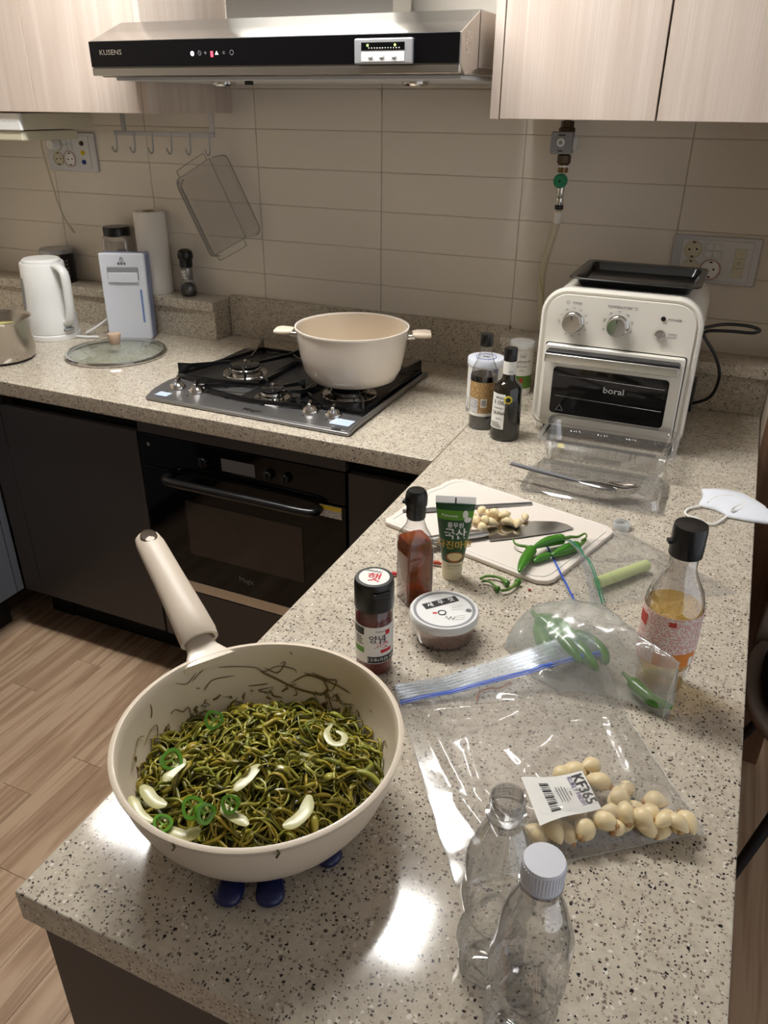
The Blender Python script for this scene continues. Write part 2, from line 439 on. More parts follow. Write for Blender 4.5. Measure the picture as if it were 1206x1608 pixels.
mat('ivory_inner', srgb(206, 190, 168), .38, coat=.1, var=.03, vscale=14)
mat('pan_ivory', srgb(222, 208, 188), .36, coat=.15, var=.02, vscale=10)
mat('pan_handle', srgb(204, 190, 172), .42, var=.04, vscale=30)
mat('beige_handle', srgb(216, 200, 180), .4)
mat('white_plastic', srgb(232, 232, 230), .35, coat=.1)
mat('cool_white_plastic', srgb(222, 226, 236), .28, coat=.15)
mat('lavender_plastic', srgb(150, 162, 206), .35)
mat('blue_window', srgb(120, 146, 200), .2)
mat('grey_plastic', srgb(142, 143, 146), .45)
mat('light_grey_plastic', srgb(212, 213, 214), .4)
mat('silver_plastic', srgb(176, 177, 180), .35, .5)
mat('plate_silver', srgb(200, 200, 204), .38, .35)
mat('cream_plastic', srgb(206, 200, 178), .45)
mat('dark_plastic', srgb(24, 24, 26), .38)
mat('black_plastic', srgb(12, 12, 13), .3, coat=.15)
mat('black_matte', srgb(10, 10, 11), .6)
mat('paper_white', srgb(236, 232, 224), .8, bump=.2, bscale=500)
mat('label_white', srgb(232, 230, 224), .5)
mat('label_kraft', srgb(190, 156, 104), .6, var=.05)
mat('red_ink', srgb(196, 30, 44), .5)
mat('dark_ink', srgb(32, 30, 32), .55)
mat('grey_ink', srgb(112, 112, 116), .55)
mat('blue_ink', srgb(34, 66, 150), .5)
mat('white_ink', srgb(232, 232, 230), .5)
mat('gold_ink', srgb(206, 168, 70), .45)
mat('brass', srgb(120, 98, 66), .35, .9)
mat('bronze', srgb(84, 70, 54), .42, .6)
mat('valve_green', srgb(34, 130, 92), .4)
mat('hose_cream', srgb(206, 198, 172), .5)
mat('hose_yellow', srgb(178, 170, 60), .5)
mat('blue_silicone', srgb(16, 26, 78), .3, coat=.2)
mat('board_white', srgb(224, 214, 204), .5, var=.02)
mat('garlic_skinless', srgb(232, 212, 168), .38, var=.06, vscale=60, sub=.15)
mat('garlic_root', srgb(182, 142, 96), .6)
mat('pepper_green', srgb(62, 124, 30), .22, coat=.3, var=.12, vscale=60)
mat('pepper_stem', srgb(86, 124, 46), .45, var=.1)
mat('pepper_flesh', srgb(158, 196, 88), .4)
mat('pepper_bright', srgb(92, 150, 40), .25, coat=.3, var=.1, vscale=80)
mat('pepper_seed', srgb(222, 206, 150), .5)
mat('onion_clear', srgb(186, 182, 126), .3, coat=.1, var=.1, vscale=120)
mat('green_onion_pale', srgb(196, 208, 142), .35, sub=.1, var=.1, vscale=50)
mat('mask_white', srgb(232, 236, 244), .85, bump=.5, bscale=700)
mat('mask_loop', srgb(236, 234, 230), .8)
mat('cap_white', srgb(224, 226, 234), .35, sub=.15)
mat('powder_red', srgb(112, 26, 14), .85, var=.3, vscale=700, bump=.8, bscale=900)
mat('shrimp_paste', srgb(176, 128, 110), .5, var=.3, vscale=150, bump=.8, bscale=220)
mat('peppercorn', srgb(38, 32, 28), .6, var=.4, vscale=400, bump=.8, bscale=400)
mat('grain_beige', srgb(184, 164, 136), .8, var=.2, vscale=500)
mat('tube_green', srgb(24, 72, 34), .32, coat=.2)
mat('tube_light_green', srgb(92, 150, 36), .35)
mat('tube_cream', srgb(218, 208, 178), .4)
mat('tube_bowl', srgb(150, 96, 52), .5)
mat('minced_garlic', srgb(222, 204, 152), .6, var=.15, vscale=500)
mat('green_brown', srgb(24, 20, 10), .06, coat=.5, spec=.7)
mat('soy_liquid', srgb(16, 9, 6), .08, coat=.4)
mat('can_gold', srgb(150, 122, 66), .3, .6, var=.08, vscale=60)
mat('can_dark', srgb(34, 30, 28), .32, .3)
mat('egg_soup', srgb(208, 200, 120), .4, var=.15, vscale=40)
mat('yellow_bit', srgb(226, 210, 96), .5)
mat('dried_red', srgb(168, 62, 34), .5, var=.2)
mat('twist_orange', srgb(192, 112, 58), .4)
mat('chair_grey', srgb(150, 138, 128), .45)
mat('fabric_black', srgb(12, 11, 11), .9)
mat('sticker_blue', srgb(190, 206, 232), .4)
mat('sticker_yellow', srgb(226, 198, 52), .4)
mat('seal_yellow', srgb(204, 190, 40), .4)
mat('zip_blue', srgb(40, 84, 186), .35)
mat('zip_green', srgb(40, 130, 96), .35)
mat('purple_ink', srgb(92, 68, 132), .5)
mat('peach_label', srgb(214, 128, 50), .5)
mat('red_brick_label', srgb(186, 62, 46), .5)
mat('grout_line', srgb(120, 108, 94), .8)
printed('print_red', srgb(226, 218, 210), srgb(204, 92, 82), 210, 400, .52)
printed('print_dark', srgb(230, 228, 222), srgb(96, 96, 104), 170, 300, .52)
printed('print_grey', srgb(206, 206, 206), srgb(120, 120, 128), 170, 320, .5)
printed('print_kraft', srgb(190, 156, 104), srgb(112, 84, 48), 150, 300, .54)
printed('print_brown_cream', srgb(214, 206, 194), srgb(150, 112, 78), 150, 300, .52)
emit('lamp_panel', (1.0, .985, .955, 1), LAMP_POWER)
emit('led_green', (.5, 1, .12, 1), 2.5)
emit('led_red', (1, .06, .1, 1), 1.2)
emit('led_white', (.75, .85, 1, 1), 1.2)
film('bag_film', tint=(.99, .99, .99, 1), haze=.07, hazecol=(.97, .97, .97, 1), rough=.13, refl=.2)
film('bag_film_milky', haze=.27, rough=.2, refl=.4, hazecol=(.92, .95, .93, 1))
film('zip_film', tint=(.86, .9, .95, 1), haze=.10, rough=.32, refl=.0, hazecol=(.75, .82, .90, 1))
film('pet_clear', tint=(.97, .97, .97, 1), haze=.02, rough=.04, refl=1.6, edge=(.36, .37, .40, 1))
film('tub_clear', tint=(.96, .96, .96, 1), haze=.08, rough=.06, refl=2.4, edge=(.80, .81, .83, 1), hazecol=(.95, .96, .97, 1))
film('glass_clear', haze=.012, rough=.02, refl=.5, edge=(.4, .42, .42, 1))
film('glass_lid', tint=(.86, .92, .90, 1), haze=.03, rough=.03, refl=.6)
film('cap_frost', haze=.65, rough=.3, refl=.4, hazecol=(.88, .9, .92, 1))
film('cabinet_glass', tint=(.40, .38, .36, 1), haze=.0, rough=.03, refl=.4)
liquid('sesame_liquid', (.50, .13, .025, 1), .35)
liquid('vinegar_liquid', (.97, .80, .36, 1), .04)

# ================================================================== STRUCTURE
CEIL = H + 1.46
floor = struct(box('floor', (-2.1, -4.2, -.06), (2.6, 0.1, -.004), 'gap_black'))
PW, PLEN = .0945, .80
plank_me = finish(bm_box((-PW / 2 + .0004, -PLEN / 2 + .0004, -.004), (PW / 2 - .0004, PLEN / 2 - .0004, 0), .0006, 1), 'plank', weighted=True)
plank_me.materials.append(MATS['floor_plank_wood'])
offs = {0: -.90, 1: -.735, 2: -.30, 3: -1.054, 4: -.62, 5: -1.216}
for ci in range(-7, 24):
    cx = -1.222 + PW * (ci + .5)
    if .0 < cx < .60: continue
    o0 = [-.90, -.735, -.42, -1.195, -1.054, -.58, -.95, -.30][ci % 8]
    for r in range(-3, 2):
        y1 = o0 + PLEN * r
        yc = y1 + PLEN / 2
        if yc > -.45 + PLEN / 2 or yc < -2.9: continue
        p = link('plank', plank_me, None, floor, (cx, yc, 0))
ceiling = struct(box('ceiling', (-2.1, -4.2, CEIL), (2.6, .1, CEIL + .08), 'ceiling_paint'))

wall = struct(box('wall_back', (-2.1, .0022, 0), (2.6, .1, CEIL), 'grout'))
TX0, TW, TZ0, TH = -.4325, .3953, .7067, .10086
tile_cache = {}
def tile(x0, x1, z0, z1):
    w, h = round(x1 - x0, 4), round(z1 - z0, 4)
    if (w, h) not in tile_cache:
        bm = bm_box((-w / 2 + .0008, 0, -h / 2 + .0008), (w / 2 - .0008, .009, h / 2 - .0008))
        ed = [e for e in bm.edges if all(abs(v.co.y) < 1e-6 for v in e.verts)]
        bmesh.ops.bevel(bm, geom=ed, offset=.0016, segments=2, affect='EDGES', profile=.5)
        me = finish(bm, 'tile', weighted=True); me.materials.append(MATS['tile_glaze']); tile_cache[(w, h)] = me
    link('tile', tile_cache[(w, h)], None, wall, ((x0 + x1) / 2, 0, (z0 + z1) / 2))
for k in range(-8, 6):
    zt, zb = TZ0 - TH * k + H, TZ0 - TH * (k + 1) + H
    for j in range(-4, 4):
        a, b = TX0 + TW * j, TX0 + TW * (j + 1)
        if k < 0 and not (-2 <= j <= 1): continue
        b = min(b, .632)
        if b - a < .01: continue
        tile(a, b, zb, min(zt, CEIL))
wall_l = struct(box('wall_left', (-2.1, -4.2, 0), (-2.0, .007, CEIL), 'wall_paper'))
wall_f = struct(box('wall_front_unseen', (-2.1, -4.3, 0), (2.6, -4.2, CEIL), 'wall_paper'))  # unseen wall behind the camera, added to cut ambient light on the near worktop
wall_r = struct(box('wall_right', (.634, -.318, 0), (.80, .007, CEIL), 'wall_paper'))
tr = struct(box('trim_1', (.633, -.330, 0), (.81, -.318, CEIL), 'brown_trim_wood', bev=.002))

# ------------------------------------------------------------------ worktops, ledges and upstand
t = thing('worktop', 'speckled beige stone worktop along the tiled wall carrying the gas hob', 'worktop', (-1, -.34, 0))
W0 = t
box('slab', (-1.0, -.345, -.041), (.9995, .339, 0), 'speckled_quartz', t, .0025)
t = thing('stone_upstand', 'low speckled stone upstand behind the gas hob', 'upstand', (-.495, 0, 0))
box('upstand', (-.461, -.0155, .0005), (.461, -.0005, .128), 'speckled_quartz', t, .0015)
t = thing('worktop', 'speckled beige stone peninsula worktop carrying the frying pan and food bags', 'worktop', (.316, -.9, 0))
box('slab', (-.3155, -.908, -.041), (.316, .899, 0), 'speckled_quartz', t, .0025)
t = thing('worktop', 'speckled stone worktop on the left leg over doors painted with window sheen', 'worktop', (-1.68, -1.5, 0))
box('slab', (-.32, -.9, -.041), (.32, .814, 0), 'speckled_quartz', t, .0025)
t = thing('stone_ledge', 'speckled stone ledge behind the kettle holding the paper towel roll', 'ledge', (-1.48, 0, 0))
box('riser', (-.52, -.097, .0005), (.521, -.001, .093), 'speckled_quartz', t, .001)
box('ledge_top', (-.52, -.107, .0935), (.5235, -.0005, .122), 'speckled_quartz', t, .0015)
t = thing('stone_ledge', 'speckled stone ledge behind the toaster oven under the wide outlet plate', 'ledge', (.30, 0, 0))
box('riser', (-.330, -.100, .0005), (.333, -.001, .093), 'speckled_quartz', t, .001)
box('ledge_top', (-.334, -.110, .0935), (.333, -.0005, .122), 'speckled_quartz', t, .0015)

# ------------------------------------------------------------------ base cabinets
ZB, ZT, YF = -.712, -.080, -.665
def base_unit(label, x0, x1, door=True, m='dark_cabinet', zt=ZT, zb=ZB):
    t = thing('base_cabinet', label, 'cabinet', ((x0 + x1) / 2, -.32, -H))
    w = (x1 - x0) / 2
    box('carcass', (-w, -.300, H + ZB), (w, .26, H - .043), 'gap_black', t)
    box('toe_kick', (-w, -.235, .0005), (w, -.215, H + ZB - .001), 'gap_black', t)
    if door: box('door', (-w + .0015, -.345, H + zb + .0015), (w - .0015, -.325, H + zt), m, t, .0012)
    return t
base_unit('dark brown base cabinet door between the corner filler and the built-in oven', -1.303, -.821)
base_unit('dark narrow base cabinet between the built-in oven and the peninsula', -.214, .0)
t = thing('filler_panel', 'slim dark corner filler panel beside the doors painted with window sheen', 'panel', (-1.3375, -.655, -H))
box('panel', (-.0345, -.010, H + ZB), (.033, .010, H - .043), 'dark_cabinet', t, .001)
box('toe_kick', (-.06, .095, .0005), (.033, .115, H + ZB), 'gap_black', t)
t = thing('base_cabinet', 'base cabinet at the far left, window sheen in its blue grey, with a seam beside the corner', 'cabinet', (-1.69, -1.35, -H))
box('carcass', (-.30, -.9, H + ZB), (.288, .66, H - .043), 'gap_black', t)
box('toe_kick', (.20, -.9, .0005), (.22, .68, H + ZB - .001), 'gap_black', t)
box('filler_strip', (.290, .660, H + ZB), (.310, .684, H + ZT), 'window_sheen_cabinet', t, .001)
box('door', (.290, .21, H + ZB), (.310, .657, H + ZT), 'window_sheen_cabinet', t, .001)
box('door', (.290, -.25, H + ZB), (.310, .207, H + ZT), 'window_sheen_cabinet', t, .001)
t = thing('base_cabinet', 'dark grey peninsula base under the frying pan end of the worktop', 'cabinet', (.31, -1.25, -H))
box('carcass', (-.27, -.528, .09), (.27, .545, H - .0415), 'dark_cabinet', t)
box('end_panel', (-.295, -.548, .0005), (.285, -.5285, H - .0415), 'dark_cabinet', t, .001)
box('back_panel', (.2705, -.528, .0005), (.285, .9, H - .0415), 'brown_trim_wood', t, .001)
for k in range(2):
    box('door', (-.295, -.52 + .53 * k, .16), (-.2705, .005 + .53 * k, H - .085), 'dark_cabinet', t, .001)
box('toe_kick', (-.24, -.52, .0005), (-.22, .545, .0895), 'gap_black', t)

# built-in oven
t = thing('built_in_oven', 'black glass built-in oven under the gas hob', 'oven', (-.5165, -.655, -H))
OX = .298
box('cavity', (-OX, .012, H + ZB), (OX, .58, H - .045), 'gap_black', t)
box('upper_strip', (-OX, -.010, H - .078), (OX, .010, H - .046), 'dark_cabinet', t, .001)
pn = box('control_panel', (-OX, -.012, H - .166), (OX, .010, H - .080), 'black_glass', t, .0015)
box('display', (-.045, -.0135, H - .1395), (.052, -.0118, H - .106), 'grey_ink', pn)
for kx in (-.097, .091, .139):
    k = lathe('knob', [(.0001, .013), (.012, .013), (.0135, .010), (.0135, 0)], 'black_plastic', pn, 24, True, False, (kx, -.012, H - .124), (PI / 2, 0, 0))
    box('grip', (-.0022, -.011, .008), (.0022, .011, .017), 'dark_plastic', k, .0008)
text('☼', .012, 'white_ink', pn, (-.268, -.0125, H - .108), (PI / 2, 0, 0))
dr = box('door', (-OX, -.012, H - .500), (OX, .010, H - .169), 'black_glass', t, .0015)
box('window', (-.172, -.0135, H - .410), (.177, -.0118, H - .250), 'window_smoke', dr)
text('Magic', .021, 'grey_ink', dr, (.0, -.0127, H - .452), (PI / 2, 0, 0), .01)
tube('handle', spline([(-.210, -.014, H - .186), (-.196, -.046, H - .184), (-.1, -.052, H - .182), (0, -.054, H - .181), (.1, -.052, H - .182), (.216, -.046, H - .184), (.228, -.014, H - .186)], 6), .011, 'black_plastic', dr, 12)
st = box('warning_sticker', (.228, -.0132, H - .204), (.287, -.0120, H - .173), 'print_dark', dr)
box('sticker_band', (.2285, -.0137, H - .184), (.2865, -.0131, H - .1735), 'sticker_yellow', st)
box('steel_strip', (-OX, -.010, H - .535), (OX, .010, H - .503), 'steel_x', t, .001)
box('drawer_front', (-OX, -.010, H + ZB), (OX, .010, H - .538), 'dark_cabinet', t, .001)
box('toe_kick', (-OX, .10, .0005), (OX, .12, H + ZB - .001), 'gap_black', t)

# ------------------------------------------------------------------ wall cabinets
def wall_unit(label, x0, x1, doors, side=None, ztop=1.42):
    t = thing('wall_cabinet', label, 'cabinet', ((x0 + x1) / 2, 0, .645)); cx = (x0 + x1) / 2
    hh = ztop - .645
    box('carcass', (x0 - cx + .001, -.340, .003), (x1 - cx - .001, -.001, hh), 'pale_oak_laminate', t)
    for a, b in doors:
        box('door', (a - cx, -.362, 0), (b - cx, -.343, hh), 'pale_oak_laminate', t, .0012)
    if side: box('side_panel', (side[0] - cx, -.362, -.0005), (side[1] - cx, -.0015, hh), 'pale_oak_laminate', t, .0008)
    return t
wall_unit('pale oak wall cabinet left of the range hood over the hook rail', -1.640, -.921, [(-1.277, -.9225), (-1.637, -1.2795)], (-.921, -.902))
wall_unit('pale oak wall cabinet at the far left corner over the white device', -2.0, -1.642, [(-1.998, -1.643)])
wall_unit('pale oak wall cabinet right of the range hood over the gas valve', -.0035, .633, [(-.001, .3095), (.3135, .631)], (-.0225, -.0035))

# ------------------------------------------------------------------ ceiling lamp
t = thing('ceiling_lamp', 'long white ceiling lamp over the kitchen floor', 'lamp', (-.50, -.775, CEIL - H - .04))
box('housing', (-.60, -.125, .012), (.60, .125, .0398), 'white_plastic', t, .004)
box('diffuser', (-.565, -.10, .0), (.565, .10, .0118), 'lamp_panel', t, .002)

# ================================================================== RANGE HOOD
mat('hood_logo', srgb(150, 142, 128), .4, .3)
mat('hood_side', srgb(196, 186, 174), .45, .4)
t = thing('range_hood', 'slim stainless range hood with a black glass touch front', 'range hood', (-.4925, 0, .645))
HX = .4475
prof = [(-.500, .147), (-.385, .192), (-.012, .192), (-.012, .090), (-.470, .076), (-.500, .094)]
prism('hood_body', prof, -HX, HX, 'steel_x', t, .0015, 1, axis='x')
gp = box('glass_front', (-HX + .001, -.5045, .0955), (HX - .001, -.4985, .1465), 'black_glass', t, .001)
box('lower_visor', (-HX + .03, -.46, .070), (HX - .01, -.10, .078), 'light_grey_plastic', t, .001)
box('steel_lip', (-HX, -.503, .0785), (HX, -.4905, .0945), 'steel_x', t, .002)
text('KUSENS', .0145, 'hood_logo', gp, (-.386, -.5050, .124), (PI / 2, 0, 0), .0, sx=1.25)
box('status_digit', (-.1145, -.5052, .112), (-.1085, -.5046, .123), 'led_red', gp)
lathe('touch_ring', [(.0001, .0), (.0045, 0), (.0045, .0006), (.0001, .0006)], 'led_white', gp, 20, True, True, (-.162, -.5046, .119), (PI / 2, 0, 0))
for sym, xx, mm, sz in (('☼', -.143, 'grey_ink', .013), ('+', -.128, 'grey_ink', .015), ('▲', -.099, 'white_ink', .010), ('≡', -.081, 'grey_ink', .012), ('○', -.061, 'grey_ink', .013)):
    text(sym, sz, mm, gp, (xx, -.5050, .119), (PI / 2, 0, 0), name='touch_icon')
box('rating_label', (HX - .001, -.472, .115), (HX + .0012, -.430, .150), 'print_brown_cream', t, .0003)
prism('side_plate', [(-.498, .1468), (-.394, .1895), (-.394, .0905), (-.470, .0785), (-.498, .0950)], HX - .0006, HX + .0006, 'hood_side', t, axis='x')
prism('side_plate', [(-.388, .1900), (-.014, .1900), (-.014, .0920), (-.388, .0920)], HX - .0006, HX + .0006, 'hood_side', t, axis='x')
box('side_seam', (HX - .001, -.392, .092), (HX + .0006, -.389, .190), 'dark_plastic', t)
for xx in (-.205, .288):
    lathe('hood_lamp', [(.0001, .0), (.026, 0), (.030, .004), (.030, .012)], 'chrome', t, 28, True, True, (xx, -.33, .0605))
box('latch', (-.102, -.40, .062), (-.088, -.385, .0705), 'dark_plastic', t, .001)
dc = box('duct_cover', (-.205, -.300, .1925), (.2205, -.200, .78), 'steel', t, .001)
box('duct_pipe', (-.14, -.199, .1925), (.15, -.012, .78), 'steel', t)
# gas alarm stuck to the hood front
t = thing('gas_alarm', 'small silver gas alarm box stuck to the hood front with green lights', 'gas alarm', (-.198, -.5055, .7615))
box('case', (-.062, -.012, -.022), (.062, -.0006, .022), 'silver_plastic', t, .003)
wd = box('window_slot', (-.046, -.0128, .002), (.046, -.0118, .015), 'black_glass', t, .0003)
box('lower_panel', (-.046, -.0128, -.0175), (.046, -.0118, -.001), 'light_grey_plastic', t, .0003)
for xx in (-.032, .026):
    lathe('indicator_light', [(.0001, .0012), (.0018, .0008), (.0022, 0)], 'led_green', wd, 14, True, False, (xx, -.0128, .010), (PI / 2, 0, 0))
for xx in (-.026, -.002, .024):
    box('button', (xx - .0045, -.0150, -.011), (xx + .0045, -.0127, -.0065), 'white_plastic', t, .0006)
for q in range(12):
    box('scale_mark', (-.030 + q * .0058, -.0131, .0045), (-.0278 + q * .0058, -.0127, .0062), 'white_ink', wd)

# ================================================================== WALL FITTINGS
# hook rail hanging from the cabinet bottom
t = thing('hook_rail', 'grey metal hook rail with six hooks under the left wall cabinet', 'hook rail', (-1.115, -.055, .588))
box('rail_bar', (-.180, -.004, -.006), (.182, .004, .006), 'silver_plastic', t, .001)
for xx in (-.142, .176):
    box('bracket', (xx - .008, -.002, .006), (xx + .008, .002, .0565), 'silver_plastic', t, .0008)
for q in range(6):
    xx = -.170 + q * .0675
    tube('hook', spline([(xx, -.005, .003), (xx, -.006, -.025), (xx, -.008, -.044), (xx, -.016, -.052), (xx, -.026, -.046), (xx, -.030, -.036)], 4), .0023, 'silver_plastic', t, 8)
# wire basket hanging from the last hook
def basket():
    # flat face centre and axes in the wall plane (x,z)
    p1, p2, p3, p4 = (Vector((-.958, 0, .524)), Vector((-1.076, 0, .463)), Vector((-.966, 0, .256)), Vector((-.838, 0, .320)))
    c = (p1 + p2 + p3 + p4) / 4
    ex = ((p1 - p2) + (p4 - p3)).normalized(); ey = ((p2 - p3) + (p1 - p4)).normalized()
    w, l = .137, .236
    t = thing('wire_basket', 'stainless wire mesh basket hanging tilted from the last hook', 'basket', (c.x, -.062, c.z))
    t.rotation_euler = (0, math.atan2(-ex.z, ex.x), 0)
    def wires(name, rows):
        bm = bm_rings(rows, False, False, closed=False)
        o = link(name, finish(bm, name), 'steel_dark', t)
        mo = o.modifiers.new('wire', 'WIREFRAME'); mo.thickness = .0010; mo.use_even_offset = False; mo.use_replace = True
        return o
    g = .0056
    nx, ny = int(w / g), int(l / g)
    wires('mesh_face', [[(-w / 2 + w * i / nx, 0, -l / 2 + l * j / ny) for i in range(nx + 1)] for j in range(ny + 1)])
    for s in (-1, 1):
        rows = []
        for j in range(ny + 1):
            z = -l / 2 + l * j / ny
            e = min(1, (l / 2 - abs(z)) / .02); e = math.sqrt(max(0, 1 - (1 - e) ** 2))
            rows.append([(s * (w / 2 + (.030 * math.sin(a)) * (.35 + .65 * e)), .044 * (1 - math.cos(a)), z * (1 + .02 * math.sin(a))) for a in [PI / 2 * q / 9 for q in range(10)]])
        wires('mesh_side', rows)
        tube('side_wire', [(r[-1][0], r[-1][1], r[-1][2]) for r in rows], .0016, 'steel_dark', t, 6)
        tube('edge_wire', [(s * w / 2, -.0005, -l / 2), (s * w / 2, -.0005, l / 2)], .0015, 'steel_dark', t, 6)
    for s in (-1, 1):
        tube('end_wire', [(-w / 2, -.0005, s * l / 2), (w / 2, -.0005, s * l / 2)], .0014, 'steel_dark', t, 6)
        z = s * l / 2
        tube('wire_handle', spline([(-w / 2 + .012, -.001, z), (-w / 2 + .012, -.001, z + s * .016), (-w / 2 + .018, -.001, z + s * .021), (0, -.001, z + s * .022), (w / 2 - .016, -.001, z + s * .021), (w / 2 - .010, -.001, z + s * .016), (w / 2 - .010, -.001, z)], 4), .0013, 'steel_dark', t, 6)
basket()
# outlet plates
def socket(parent, x, z, y, r=.021, ring=None):
    s = lathe('socket', [(.0001, .0010), (r * .86, .0010), (r * .9, .0040), (r, .0040), (r, 0)], 'cream_plastic' if ring is None else 'white_plastic', parent, 32, True, True, (x, y, z), (PI / 2, 0, 0))
    for q in (-1, 1):
        lathe('pin_hole', [(.0001, .0003), (.0026, .0003), (.0026, 0)], 'black_matte', s, 12, True, False, (q * .0085, .004 * q * .2, .0012))
    for q in (-1, 1):
        box('earth_clip', (-.0032, q * (r * .80) - .0022, .001), (.0032, q * (r * .80) + .0022, .0035), 'bronze', s)
    if ring: tube('colour_ring', arc(r * 1.05, .0036, 0, 2 * PI, 30)[:-1], .0008, ring, s, 5, closed=True)
    return s
def switch_grid(parent, x, z, y):
    for a in (-1, 1):
        for b in (-1, 1):
            box('push_button', (x + a * .0095 - .0085, y - .0035, z + b * .0085 - .0075), (x + a * .0095 + .0085, y, z + b * .0085 + .0075), 'light_grey_plastic', parent, .0008)
t = thing('outlet_plate', 'wide silver outlet plate with three sockets right of the toaster oven', 'outlet', (.4545, -.0005, .342))
box('plate', (-.099, -.009, -.055), (.099, 0, .055), 'plate_silver', t, .003)
box('insert', (-.078, -.0115, -.046), (.082, -.0085, .046), 'light_grey_plastic', t, .001)
socket(t, -.052, .023, -.0117); socket(t, -.052, -.021, -.0117); socket(t, -.006, -.021, -.0117, .022, 'dried_red')
switch_grid(t, -.006, .023, -.0115)
for q in range(3):
    box('blank_module', (.043, -.0135, -.036 + q * .0225), (.068, -.0112, -.0145 + q * .0225), 'cream_plastic', t, .0006)
text('O', .010, 'grey_ink', t, (.0555, -.0138, -.002), (PI / 2, 0, 0), name='module_icon')
t = thing('outlet_plate', 'silver outlet plate with coaxial sockets under the white device at left', 'outlet', (-1.525, -.0005, .527))
box('plate', (-.102, -.009, -.057), (.102, 0, .057), 'plate_silver', t, .003)
box('insert', (-.080, -.0115, -.047), (.080, -.0085, .047), 'light_grey_plastic', t, .001)
socket(t, -.052, .022, -.0117); socket(t, -.052, -.021, -.0117); socket(t, -.004, -.021, -.0117, .022, 'dried_red')
switch_grid(t, -.006, .023, -.0115)
for q, mm in enumerate(('blue_ink', 'sticker_yellow', 'bronze')):
    lathe('coax_port', [(.0001, .008), (.0045, .008), (.0045, .003), (.007, .003), (.007, 0)], mm, t, 18, True, False, (.053, -.0115, -.028 + q * .027), (PI / 2, 0, 0))
pl = lathe('round_plug', [(.0001, .026), (.014, .026), (.018, .020), (.019, 0)], 'white_plastic', t, 26, True, True, (-.052, -.0158, .022), (PI / 2, 0, 0))
t = thing('power_cord', 'thin cream cord hanging from the plug beside the white device', 'cord', (-1.60, -.03, .40))
tube('cord', spline([(-.005, -.01, .19), (-.012, -.012, .14), (-.005, -.006, .05), (.004, -.002, -.02), (.020, 0, -.075), (.046, .003, -.115)], 8), .0028, 'hose_cream', t, 8)
tube('strain_relief', [(.036, .002, -.102), (.050, .004, -.120)], [.0045, .0035], 'hose_cream', t, 8)
# white device below the corner cabinet
t = thing('undercabinet_radio', 'white under-cabinet device with grey buttons at the left edge', 'appliance', (-1.66, -.340, .598))
box('body', (-.30, .002, .002), (.300, .270, .044), 'cream_plastic', t, .003)
fr_ = box('front_panel', (-.30, -.010, .000), (.300, .0018, .044), 'white_plastic', t, .003)
box('screen', (.130, -.0108, .014), (.165, -.0098, .034), 'dark_plastic', fr_)
for q in range(3):
    text('•▫•', .012, 'grey_ink', fr_, (.195 + q * .040, -.0106, .023), (PI / 2, 0, 0), name='button_marks')
box('lower_flap', (-.30, -.004, -.026), (.292, .21, -.0005), 'cream_plastic', t, .004)
# gas valve and hose
t = thing('gas_valve', 'gas pipe valve with grey square actuator and green tap under the cabinet', 'valve', (.074, -.047, .56))
lathe('pipe', [(.0085, .055), (.0085, .0845)], 'bronze', t, 20)
lathe('upper_union', [(.014, .048), (.0195, .050), (.0195, .063), (.0155, .066), (.0155, .078), (.010, .079)], 'bronze', t, 6)
bx = box('actuator_box', (-.030, -.030, .008), (.021, -.004, .056), 'grey_plastic', t, .003)
lathe('dial', [(.0001, .004), (.009, .004), (.010, 0)], 'white_plastic', bx, 24, True, False, (-.005, -.030, .033), (PI / 2, 0, 0))
lathe('dial_centre', [(.0001, .0055), (.005, .0055), (.005, .003)], 'grey_plastic', bx, 20, True, False, (-.005, -.030, .033), (PI / 2, 0, 0))
box('print', (-.013, -.0306, .0475), (.004, -.0300, .0505), 'dark_ink', bx)
box('print', (-.010, -.0306, .0135), (.000, -.0300, .0165), 'dark_ink', bx)
box('clip_tab', (.0215, -.020, .018), (.032, -.006, .044), 'light_grey_plastic', t, .001)
lathe('lower_union', [(.0001, -.016), (.013, -.016), (.0165, -.012), (.0165, .004), (.012, .007)], 'bronze', t, 8)
lathe('steel_nipple', [(.012, -.034), (.012, -.016)], 'brass', t, 18)
lathe('white_band', [(.0135, -.022), (.0135, -.018)], 'white_plastic', t, 18)
tp = lathe('green_tap', [(.0001, .012), (.013, .012), (.0165, .008), (.0165, -.004), (.012, -.008)], 'valve_green', t, 26, True, True, (0, -.012, -.052), (PI / 2, 0, 0))
lathe('tap_hole', [(.0001, .0125), (.003, .0125), (.003, .011)], 'black_matte', tp, 12)
lathe('hose_connector', [(.0085, -.110), (.0095, -.106), (.0095, -.092), (.0075, -.090), (.0095, -.075), (.0095, -.066)], 'chrome', t, 18)
lathe('clamp', [(.0105, -.118), (.0105, -.108)], 'dark_plastic', t, 18)
t = thing('gas_hose', 'cream rubber gas hose with yellow stripe running behind the toaster oven', 'hose', (.074, -.047, .44))
hp = spline([(0, 0, .0), (-.002, 0, -.03), (-.012, .004, -.075), (-.024, .008, -.13), (-.027, .008, -.19), (-.02, .004, -.25), (.0, -.02, -.31)], 8)
tube('hose', hp, .0088, 'hose_cream', t, 12)
tube('stripe', [p + Vector((.0075 * math.cos(i * .22 - 2), .0075 * math.sin(i * .22 - 2), 0)) for i, p in enumerate(hp)], .0016, 'hose_yellow', t, 5)
tube('printed_sleeve', hp[2:9], .0094, 'label_white', t, 12)

